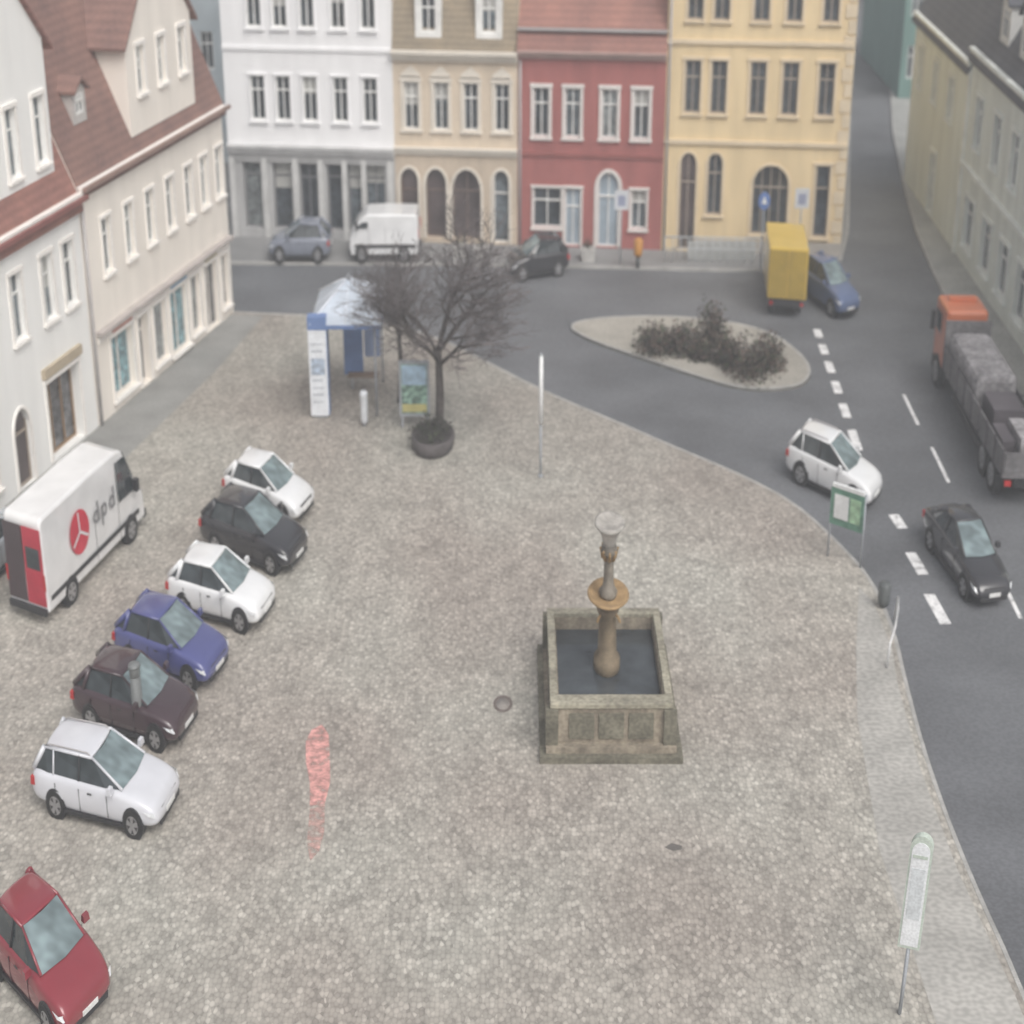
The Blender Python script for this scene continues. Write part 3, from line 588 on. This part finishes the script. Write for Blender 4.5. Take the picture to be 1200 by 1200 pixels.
van('delivery_van',-10.85,43.5,0,69,6.2,2.05,2.75,paint('van_paint_white',(.82,.82,.82)),True,mat('van_red',(.45,.035,.06),.4))
van('parked_van',-4.85,71.0,0,180,4.5,1.8,1.9,PW)
# yellow box truck
YV=paint('van_paint_yellow',(.60,.42,.07),.4)
TT=mat('truck_trim',(.4,.28,.05),.5)
o=Obj('box_truck',(9.75,66.0,RZ),M=carM(82));o.bev['cargo_box']=.05;o.bev['cab']=.12
o.box('cargo_box',YV,(-2.3,-1.15,.7),(1.0,1.15,2.55));o.box('cab',YV,(1.08,-.95,.45),(2.6,.95,1.95));o.box('cab_glass',CGL,(1.5,-.965,1.25),(2.3,.965,1.75));o.box('chassis',BLK,(-2.3,-.8,.4),(2.4,.8,.68));o.box('rear_frame',TT,(-2.33,-1.05,.8),(-2.302,-.03,2.45));o.box('rear_frame',TT,(-2.33,.03,.8),(-2.302,1.05,2.45))
o.box('tail_lights',TLT,(-2.34,-1.0,.5),(-2.3,-.8,.62));o.box('tail_lights',TLT,(-2.34,.8,.5),(-2.3,1.0,.62));wheels(o,5,1.9,1.8,-1.3,.33);o.build()
# orange-cabbed flatbed truck on the east side of the road
OG=paint('truck_paint_orange',(.55,.16,.07),.4);DGY=mat('truck_bed_grey',(.15,.145,.15),.6,1.2,.25,8,.2);LD=mat('truck_load_grey',(.27,.26,.27),.8,1.5,.35,8,.25);TB=mat('truck_box_dark',(.09,.08,.09),.6,1,.3)
o=Obj('flatbed_truck',(14.0,52.6,RZ),M=carM(88));o.bev['cab']=.12;o.bev['tarpaulin']=.2
o.box('cab',OG,(3.6,-1.1,.75),(5.3,1.1,2.75));o.box('cab_glass',CGL,(4.3,-1.115,1.75),(5.1,1.115,2.4));o.box('windscreen',CGL,(5.29,-.95,1.7),(5.33,.95,2.5))
o.box('rear_window',CGL,(3.56,-.8,1.9),(3.595,.8,2.4));o.box('beacon_bar',OG,(4.5,-.7,2.76),(4.75,.7,2.9));o.box('bumper',BLK,(5.2,-1.05,.35),(5.45,1.05,.74))
o.box('chassis',BLK,(-5.2,-.5,.6),(5.2,.5,.95));o.box('bed',DGY,(-5.4,-1.2,.96),(3.4,1.2,1.15))
for s in (-1,1):
    o.box('side_boards',DGY,(-5.4,s*1.2-.03,1.151),(3.3,s*1.2+.03,1.72))
    for k in range(9): o.box('stakes',TB,(-5.4+k*1.06,s*1.24-.02,1.0),(-5.32+k*1.06,s*1.24+.03,1.80))
    o.box('underrun',BLK,(-2.6,s*1.1-.03,.5),(1.8,s*1.1+.03,.72));o.box('mirrors',BLK,(4.95,s*1.32-.1,1.7),(5.07,s*1.32+.1,2.3))
    o.box('tail_lights',TLT,(-5.46,s*.95-.15,.75),(-5.4,s*.95+.15,.9))
o.box('headboard',DGY,(3.3,-1.2,1.151),(3.4,1.2,2.5));o.box('tailboard',DGY,(-5.43,-1.16,1.151),(-5.37,1.16,1.7))
o.box('tarpaulin',LD,(-.9,-1.05,1.151),(3.1,1.05,2.25));o.box('pallets',TB,(-2.6,-.8,1.151),(-1.1,.7,1.85));o.box('crates',LD,(-4.9,-.9,1.151),(-3.3,.3,1.9));o.box('crates',TB,(-4.6,.4,1.151),(-3.2,1.0,1.7))
wheels(o,11,2.3,4.4,(-2.8,-4.0),.5);o.build()
# ---------------------------------------------------------------- fountain
ST=mat('sandstone',(.26,.225,.175),.85,1.6,.3,14,.15,bump=.3,streak=True);STd=mat('sandstone_mossy',(.16,.15,.115),.9,2.0,.3,14,.2,bump=.3);OC=mat('ochre_stone',(.36,.24,.12),.7,3,.25)
WAT=mat('basin_water',(.05,.058,.065),.12,1.5,.4,spec=.5)
o=Obj('fountain',(2.07,36.6,0));
def rbox(part,m,w,d,z0,z1,w2=None,d2=None,y=0):
    o.tbox(part,m,(0,y,z0),(w,d),(w2 or w,d2 or d),z1-z0)
rbox('plinth',STd,2.98,5.0,0,.16);rbox('plinth',ST,2.72,4.7,.16,.30)
w,d,t=2.46,4.3,.24
for (a,b) in (((-w/2,-d/2),(w/2,-d/2+t)),((-w/2,d/2-t),(w/2,d/2)),((-w/2,-d/2+t),(-w/2+t*K,d/2-t)),((w/2-t*K,-d/2+t),(w/2,d/2-t))):
    o.box('basin',ST,(a[0],a[1],.30),(b[0],b[1],1.14))
w,d,t=2.56,4.4,.28
RS=mat('rim_stone',(.30,.28,.22),.85,2,.35,14,.2);o.bev['rim']=.02
for (a,b) in (((-w/2,-d/2),(w/2,-d/2+.42)),((-w/2,d/2-t),(w/2,d/2)),((-w/2,-d/2+.42),(-w/2+t*K,d/2-t)),((w/2-t*K,-d/2+.42),(w/2,d/2-t))):
    o.box('rim',RS,(a[0],a[1],1.14),(b[0],b[1],1.26))
for s in (-1,1):
    for y_ in (-2.15,2.15): o.box('corner_pilasters',STd,(s*1.23-.14,y_-.1 if y_<0 else y_-.12,.30),(s*1.23+.12,y_+.1,1.13))
for x_ in (-.62,0,.62): o.box('front_panels',STd,(x_-.26,-2.19,.42),(x_+.26,-2.152,1.02))
for s in (-1,1):
    for y_ in (-1.3,0,1.3): o.box('side_panels',STd,(s*1.25-.02,y_-.5,.42),(s*1.25+.02,y_+.5,1.02))
o.box('water',WAT,(-1.09,-1.91,.31),(1.09,1.91,.85))
o.lathe('pedestal',mat('pedestal_stone',(.21,.165,.11),.85,3,.3),(0,.15,.8),[(.50,0),(.50,.3),(.36,.4),(.34,.85),(.31,1.35),(.42,1.48),(.30,1.6)],16,K)
o.lathe('bowl',OC,(0,.15,2.36),[(.22,0),(.36,.10),(.70,.22),(.78,.28),(.74,.32),(.55,.25),(.2,.24)],24,K)
o.lathe('column',mat('column_stone',(.20,.18,.15),.8,3,.3),(0,.15,2.6),[(.30,0),(.34,.1),(.24,.2),(.19,.35),(.18,.85),(.22,1.0),(.32,1.08),(.24,1.2)],16,K)
o.lathe('urn',mat('urn_stone',(.40,.38,.35),.8,3,.3),(0,.15,3.78),[(.22,0),(.24,.12),(.34,.32),(.46,.44),(.56,.5),(.56,.56),(.46,.58),(.3,.48)],20,K)
for k in range(4):
    t=math.pi/4+k*math.pi/2;o.tube('spouts',OC,[(.2*math.cos(t)*K,.15+.2*math.sin(t),2.3),(.5*math.cos(t)*K,.15+.5*math.sin(t),2.25),(.6*math.cos(t)*K,.15+.6*math.sin(t),2.15)],[.03,.03,.025],6)
for k in range(8):
    t=2*math.pi*k/8;o.tube('urn_leaves',OC,[(.2*math.cos(t)*K,.15+.2*math.sin(t),3.5),(.33*math.cos(t)*K,.15+.33*math.sin(t),3.75)],[.05,.02],5)
o.build()
# ---------------------------------------------------------------- kiosk / shelter
STL=mat('painted_steel',(.35,.37,.4),.5);KW=mat('kiosk_white',(.72,.75,.79),.5);KB=mat('kiosk_blue',(.15,.23,.44),.5);KR=mat('kiosk_roof',(.56,.62,.70),.3);RBW=mat('rib_white',(.72,.76,.82),.5)
o=Obj('bus_shelter',(-4.95,55.6,0))
for x_ in (-.85,.85):
    for y_ in (-1.5,1.5): o.tube('posts',STL,[(x_,y_,0),(x_,y_,2.9)],[.06,.06],8,K)
for s in range(4):
    c4=[(-1.06,-1.7),(1.06,-1.7),(1.06,1.7),(-1.06,1.7)];a=c4[s];b=c4[(s+1)%4]
    o.mesh('roof',KR,[(a[0],a[1],2.95),(b[0],b[1],2.95),(b[0]*.06,b[1]*.06,3.85),(a[0]*.06,a[1]*.06,3.85)],[(0,1,2,3)])
    o.tube('roof_ribs',RBW,[(a[0],a[1],2.97),(a[0]*.06,a[1]*.06,3.87)],[.05,.04],6,K)
    mx,my=(a[0]+b[0])/2,(a[1]+b[1])/2;o.tube('roof_ribs',RBW,[(mx,my,2.97),(0,0,3.87)],[.035,.03],6,K)
o.box('roof_fascia',KB,(-1.06,-1.7,2.82),(1.06,-1.65,2.95));o.box('roof_fascia',KB,(1.03,-1.65,2.82),(1.06,1.7,2.95));o.box('roof_fascia',KB,(-1.06,-1.65,2.82),(-1.03,1.7,2.95))
o.lathe('finial',STL,(0,0,3.85),[(.1,0),(.06,.1),(.02,.2)],8,K)
o.box('back_panel',KB,(-.35,1.35,.3),(.25,1.4,2.3));o.box('side_panel',mat('kiosk_panel',(.25,.32,.5),.3),(.3,1.35,.9),(.8,1.38,2.3));o.box('bench',mat('bench_wood',(.2,.14,.1),.7),(-.2,.7,.42),(.75,1.1,.48));o.box('bench_legs',STL,(-.1,.85,0),(-.05,.95,.42));o.box('bench_legs',STL,(.65,.85,0),(.7,.95,.42))
o.build()
o=Obj('information_column',(-5.8,54.1,0))
o.box('pillar',KW,(-.27,-.2,.08),(.27,.2,2.8));o.box('base',STL,(-.22,-.15,0),(.22,.15,.08));o.box('header',KB,(-.28,-.21,2.801),(.28,.21,3.2));o.box('side_stripe',KB,(.271,-.2,.1),(.29,.2,2.79))
for k in range(9): o.box('text_lines',mat('text_grey',(.42,.45,.49),.6),(-.2,-.212,.5+k*.23),(.12+.02*(k%3),-.203,.54+k*.23+.02*(k%2)))
o.box('map_panel',mat('map_blue',(.38,.45,.55),.4,6,.4),(-.2,-.222,1.4),(.2,-.213,1.9));o.build()
o=Obj('waste_bin',(-4.42,53.3,0));o.lathe('body',KW,(0,0,.1),[(.13,0),(.15,.1),(.16,.85),(.18,.9),(.14,1.0)],14,.7);o.lathe('foot',STL,(0,0,0),[(.08,0),(.08,.1)],8,.7);o.build()
o=Obj('poster_display',(-2.9,53.2,0));PG1=mat('poster_print',(.22,.34,.28),.4,2.2,.6,7,.4)
o.box('frame',STL,(-.45,-.05,.35),(.45,.05,2.1));o.box('poster',PG1,(-.38,-.065,.45),(.38,-.052,2.0));o.box('poster_sky',mat('poster_blue',(.35,.48,.6),.4,3,.3),(-.36,-.075,1.35),(.36,-.067,1.97));o.box('poster_strip',mat('poster_yellow',(.5,.46,.2),.5),(-.36,-.075,.5),(.36,-.067,.75))
o.box('legs',STL,(-.4,-.04,0),(-.34,.04,.35));o.box('legs',STL,(.34,-.04,0),(.4,.04,.35));o.build()
LEAFD=mat('shrub_dark',(.06,.055,.05),.9,3,.5);LEAFB=mat('shrub_brown',(.12,.085,.07),.9,3,.5);LEAFG=mat('shrub_green',(.07,.085,.05),.9,3,.5)
def leafclump(o,part,c,rx,ry,rz,n,size,mats,hol=.3):
    for i in range(n):
        while True:
            p=Vector((random.uniform(-1,1),random.uniform(-1,1),random.uniform(-.2,1)))
            if hol<p.length<1: break
        lump=1+.25*math.sin(p.x*5+c[0]*3)*math.cos(p.y*6)+random.uniform(-.15,.15)
        q=Vector((c[0]+p.x*rx*lump,c[1]+p.y*ry*lump,max(.02,c[2]+p.z*rz*lump)))
        a=Vector((random.gauss(0,1),random.gauss(0,1),random.gauss(0,1))).normalized()*size*random.uniform(.6,1.3)
        b=Vector((random.gauss(0,1),random.gauss(0,1),random.gauss(0,1))).normalized()*size*random.uniform(.3,.7)
        a.x*=.7;b.x*=.7
        o.mesh(part,random.choice(mats),[q-a,q+b,q+a,q-b],[(0,1,2,3)])
def shrub(name,x,y,r,h,mats,n=900):
    o=Obj(name,(x,y,0))
    for k in range(7):
        t=k*.9;o.tube('stems',mat('bark_shrub',(.08,.06,.05),.9),[(0,0,0),(r*.35*math.cos(t)*K,r*.35*math.sin(t),h*.4),(r*.6*math.cos(t)*K,r*.6*math.sin(t),h*.8)],[.03,.02,.008],5)
    for k in range(5):
        t=k*1.3;leafclump(o,'foliage',(r*.4*math.cos(t)*K,r*.4*math.sin(t),.1),r*.62*K,r*.62,h*random.uniform(.7,1),n//5,.09,mats)
    o.build()
for (x,y,r,h) in ((4.75,60.2,1.25,1.0),(5.6,60.1,1.1,.9),(6.7,60.8,1.1,1.6),(7.6,57.9,1.5,1.2),(8.3,58.6,1.1,1.0),(7.0,58.9,.9,.9),(6.2,59.4,.7,.6)):
    shrub('shrub',x,y,r,h,[LEAFB,LEAFB,LEAFD,LEAFG],1300)
o=Obj('planter',(-2.3,51.6,0));o.lathe('tub',mat('planter_stone',(.10,.09,.09),.85),(0,0,0),[(.95,0),(1.05,.1),(1.1,.42),(1.0,.46),(.95,.40),(.1,.38)],18,K);leafclump(o,'plants',(0,0,.4),.6,1.0,.45,700,.08,[LEAFD,LEAFG,LEAFD]);o.build()
# ---------------------------------------------------------------- bare trees
BARK=mat('tree_bark',(.08,.07,.065),.9,4,.3);TWIG=mat('twigs',(.13,.115,.115),.9,2,.3)
def tree(name,x,y,H,trunk,r0,spread,seed,levels=5,lf=1.0,tw=.012,lean=.0):
    rnd=random.Random(seed);o=Obj(name,(x,y,0))
    def grow(p,d,l,r,lv):
        segs=3;pts=[p.copy()];q=p.copy();dd=d.copy()
        for i in range(segs):
            dd=(dd+Vector((rnd.gauss(lean,.16),rnd.gauss(0,.16),rnd.gauss(.02,.08)))).normalized();q=q+Vector((dd.x*K*1.3,dd.y,dd.z))*l/segs;pts.append(q.copy())
        o.tube('limbs' if lv<3 else 'twigs',BARK if lv<3 else TWIG,pts,[r*(1-.3*i/segs) for i in range(segs+1)],7 if lv<2 else (5 if lv<3 else 3),.75,lv<3)
        if lv>=levels: return
        n=rnd.choice((3,4)) if lv<3 else rnd.choice((3,4,4))
        for k in range(n):
            az=rnd.uniform(0,2*math.pi);sp=rnd.uniform(.45,1.05)*spread
            side=Vector((math.cos(az),math.sin(az),rnd.uniform(-.25,.2)))
            nd=(dd*(1-.4*sp)+side*sp*.8).normalized();b=pts[-1] if k<2 else pts[rnd.randint(1,segs-1)]
            grow(b.copy(),nd,l*rnd.uniform(.62,.82),max(r*.56,tw),lv+1)
    o.tube('trunk',BARK,[(0,0,0),(0,0,.3),(.03,.02,trunk*.5),(0,0,trunk)],[r0*1.5,r0*1.1,r0,r0*.8],10,.75)
    for k in range(6):
        az=k*math.pi/3+rnd.uniform(-.3,.3);grow(Vector((0,0,trunk-.1*k)),Vector((math.cos(az)*.9,math.sin(az)*.9,.7)).normalized(),H*.22*lf,r0*.5,1)
    grow(Vector((0,0,trunk-.05)),Vector((.1,0,1)),H*.24,r0*.7,1)
    o.build()
tree('bare_tree',-2.15,52.7,7.3,2.6,.16,1.0,5,6,1.0,.008,.035)
tree('bare_tree',-3.45,55.3,4.4,2.6,.09,.9,11,4,.9,.01,.03)
# ---------------------------------------------------------------- street furniture
WP=mat('white_enamel',(.78,.79,.79),.4)
o=Obj('flag_pole',(.8,49.4,0));o.tube('pole',STL,[(0,0,0),(0,0,1.6)],[.06,.055],8,K);o.tube('upper_pole',WP,[(0,0,1.6),(0,0,3.6)],[.11,.10],10,K);o.lathe('cap',STL,(0,0,3.6),[(.1,0),(.02,.08)],8,K);o.lathe('foot',STL,(0,0,0),[(.12,0),(.12,.05),(.06,.08)],10,K);o.build()
o=Obj('information_sign',(6.58,26.1,0))
o.M=Matrix.Rotation(math.radians(-18),4,'Z')@Matrix.Rotation(math.radians(1.5),4,'Y')
o.tube('pole',STL,[(0,0,0),(0,0,1.45)],[.055,.055],10,K)
def pill(part,m,w,z0,z1,y0,y1,n=10):
    r=w/2;pts=[(-r,z0)]+[(r,z0)]+[(r*math.cos(math.pi*k/n),z1-r*1.3+r*1.3*math.sin(math.pi*k/n)) for k in range(n+1)]
    vs=[(a,y0,b) for a,b in pts]+[(a,y1,b) for a,b in pts];q=len(pts)
    o.mesh(part,m,vs,[tuple(range(q)),tuple(range(q,2*q))[::-1]]+[(i,(i+1)%q,q+(i+1)%q,q+i) for i in range(q)])
SFG=mat('sign_frame_green',(.50,.56,.50),.5)
pill('housing',SFG,.36,1.4,3.62,-.07,.07)
pill('face',mat('sign_face',(.74,.76,.78),.35,3,.06),.29,1.46,3.5,-.082,-.072)
o.box('face_detail',mat('sign_grey',(.60,.63,.65),.5,4,.15),(-.11,-.09,2.0),(.11,-.084,3.0));o.box('band',SFG,(-.12,-.092,3.2),(.12,-.086,3.26));o.build()
o=Obj('bollard_light',(-7.88,35.0,0));DG=mat('dark_steel',(.11,.12,.12),.5);DG2=mat('bollard_steel',(.17,.18,.18),.5);o.tube('post',DG2,[(0,0,0),(0,0,1.6)],[.17,.16],12,K*1.2);o.lathe('lamp_head',mat('bollard_glass',(.34,.36,.36),.3),(0,0,1.6),[(.16,0),(.16,.2),(.17,.21)],12,K*1.2);o.lathe('cap',DG2,(0,0,1.81),[(.19,0),(.17,.06),(.05,.09)],12,K*1.2);o.build()
o=Obj('notice_board',(8.45,43.85,0))
for s in (-1,1): o.tube('legs',STL,[(s*.36,s*-.35,0),(s*.36,s*-.35,2.0)],[.045,.045],8,K)
GN=mat('board_green',(.12,.24,.18),.5,3,.3)
def para(part,m,a,b,z0,z1,t0,t1):
    dx,dy=.36,-.35;l=math.hypot(dx,dy);nx,ny=dy/l,-dx/l
    P_=lambda s,t,z_:(dx*s+nx*t,dy*s+ny*t,z_)
    o.mesh(part,m,[P_(a,t0,z0),P_(b,t0,z0),P_(b,t0,z1),P_(a,t0,z1),P_(a,t1,z0),P_(b,t1,z0),P_(b,t1,z1),P_(a,t1,z1)],[(0,1,2,3),(4,5,6,7),(0,1,5,4),(1,2,6,5),(2,3,7,6),(3,0,4,7)])
para('board',GN,-1,1,.95,1.95,-.04,.04);para('poster',WP,-.75,.1,1.15,1.8,.042,.06);para('poster',mat('poster_leaf',(.3,.45,.3),.5,4,.4),.2,.8,1.15,1.8,.042,.06)
para('header',WP,-.95,.95,1.96,2.06,-.05,.05);o.build()
o=Obj('litter_bin',(9.0,41.3,0));o.lathe('bin',DG,(0,0,.08),[(.16,0),(.2,.1),(.22,.52),(.16,.58)],12,.7);o.lathe('foot',DG,(0,0,0),[(.08,0),(.08,.1)],8,.7);o.build()
o=Obj('bicycle_stand',(8.8,39.4,0));o.tube('hoop',mat('galvanised',(.6,.6,.6),.4,metal=.2),[(.35,1.25,0),(.38,1.2,.45),(.33,.95,.72),(.2,.3,.8),(.0,-.5,.75),(-.2,-1.0,.55),(-.26,-1.15,0)],[.05]*7,8,K);o.build()
o=Obj('metal_railing',(7.6,70.25,0));RL=mat('railing_pale',(.48,.50,.51),.5)
for k in range(13): o.tube('posts',RL,[(-1.8+k*.3,0-.02*k,0),(-1.8+k*.3,-.02*k,1.0)],[.03,.03],6,K)
o.tube('rails',RL,[(-1.8,0,1.0),(1.8,-.24,1.0)],[.035,.035],6);o.tube('rails',RL,[(-1.8,0,.55),(1.8,-.24,.55)],[.025,.025],6)
o.box('infill',mat('railing_panel',(.44,.45,.44),.7),(-.9,.3,0),(1.7,.35,.75));o.build()
def sign(name,x,y,h,kind,col,face=(0,-1)):
    o=Obj(name,(x,y,0));o.tube('pole',STL,[(0,0,0),(0,0,h)],[.04,.04],8,.7)
    if kind=='disc':
        n=18;r=.34;vs=[(r*K*1.1*math.cos(2*math.pi*k/n),-.06,h-.35+r*math.sin(2*math.pi*k/n)) for k in range(n)];vs+=[(a,-.04,c) for a,b,c in vs];o.mesh('plate',mat('sign_'+name+str(int(x)),col,.4),vs,[tuple(range(n)),tuple(range(n,2*n))]+[(i,(i+1)%n,n+(i+1)%n,n+i) for i in range(n)])
        r2=.2;o.mesh('symbol',WP,[(r2*K*math.cos(2*math.pi*k/3+1.57),-.068,h-.35+r2*math.sin(2*math.pi*k/3+1.57)) for k in range(3)],[(0,1,2)])
    else:
        o.box('plate',mat('sign_'+name+str(int(x)),col,.4),(-.26,-.06,h-.75),(.26,-.04,h));o.box('symbol',mat('symb',(.3,.33,.45),.5),(-.14,-.07,h-.6),(.14,-.062,h-.2))
    o.build()
sign('traffic_sign',9.3,68.9,3.1,'disc',(.10,.18,.42));sign('traffic_sign',10.7,69.0,3.2,'plate',(.55,.57,.6));sign('traffic_sign',4.1,69.9,2.9,'plate',(.62,.64,.67))
o=Obj('litter_bin',(4.75,69.6,0));o.lathe('bin',mat('bin_orange',(.55,.26,.06),.5),(0,0,.45),[(.2,0),(.24,.1),(.24,.6),(.12,.68)],12,.7);o.tube('post',DG,[(0,0,0),(0,0,.5)],[.1,.1],8,.7);o.build()
for (x,y) in ((-2.0,70.9),(-1.2,70.8),(2.9,70.5)):
    o=Obj('planter',(x,y,0));o.tbox('box',mat('planter_pale',(.5,.49,.47),.7),(0,0,0),(.45,.5),(.55,.6),.5);leafclump(o,'plants',(0,0,.5),.22,.26,.35,120,.06,[LEAFG,LEAFD]);o.build()
# ---------------------------------------------------------------- haze, light, camera
hm=bpy.data.materials.new('mist');hm.use_nodes=True;nt=hm.node_tree;nt.nodes.clear()
vs_=nt.nodes.new('ShaderNodeVolumeScatter');vs_.inputs['Color'].default_value=(.95,.97,1,1);vs_.inputs['Density'].default_value=.0028;vs_.inputs['Anisotropy'].default_value=0
out_=nt.nodes.new('ShaderNodeOutputMaterial');nt.links.new(vs_.outputs[0],out_.inputs['Volume'])
o=Obj('haze',(0,0,0));o.box('air',hm,(-90,-30,-.5),(90,190,32));o.build()
w=bpy.data.worlds.new('World');sc.world=w;w.use_nodes=True;nt=w.node_tree
sky=nt.nodes.new('ShaderNodeTexSky');sky.sky_type='NISHITA';sky.sun_disc=False;EL,RO=52,155
sky.sun_elevation=math.radians(EL);sky.sun_rotation=math.radians(RO);sky.air_density=1.0;sky.dust_density=6;sky.ozone_density=.5
hs=nt.nodes.new('ShaderNodeHueSaturation');hs.inputs['Saturation'].default_value=.3
nt.links.new(sky.outputs[0],hs.inputs['Color']);bg=nt.nodes['Background'];nt.links.new(hs.outputs[0],bg.inputs['Color']);bg.inputs['Strength'].default_value=.15
sl=bpy.data.lights.new('sun','SUN');sl.energy=1.3;sl.angle=math.radians(40);sl.color=(1,.985,.965)
so=bpy.data.objects.new('sun',sl);COL.objects.link(so)
az=math.radians(RO);el=math.radians(EL);dirv=Vector((math.sin(az)*math.cos(el),math.cos(az)*math.cos(el),math.sin(el)))
so.rotation_euler=dirv.to_track_quat('Z','Y').to_euler();so.location=(0,20,60)
cd=bpy.data.cameras.new('camera');cam=bpy.data.objects.new('camera',cd);COL.objects.link(cam);sc.camera=cam
cam.location=(0,0,21);cam.rotation_euler=(math.radians(90-24.1),0,0);cd.sensor_width=36;cd.lens=2236/1200*36;cd.clip_end=4000;cd.clip_start=.5
cd.dof.use_dof=True;cd.dof.focus_distance=29;cd.dof.aperture_fstop=.6
sc.view_settings.view_transform='Standard';sc.view_settings.look='None';sc.view_settings.exposure=0
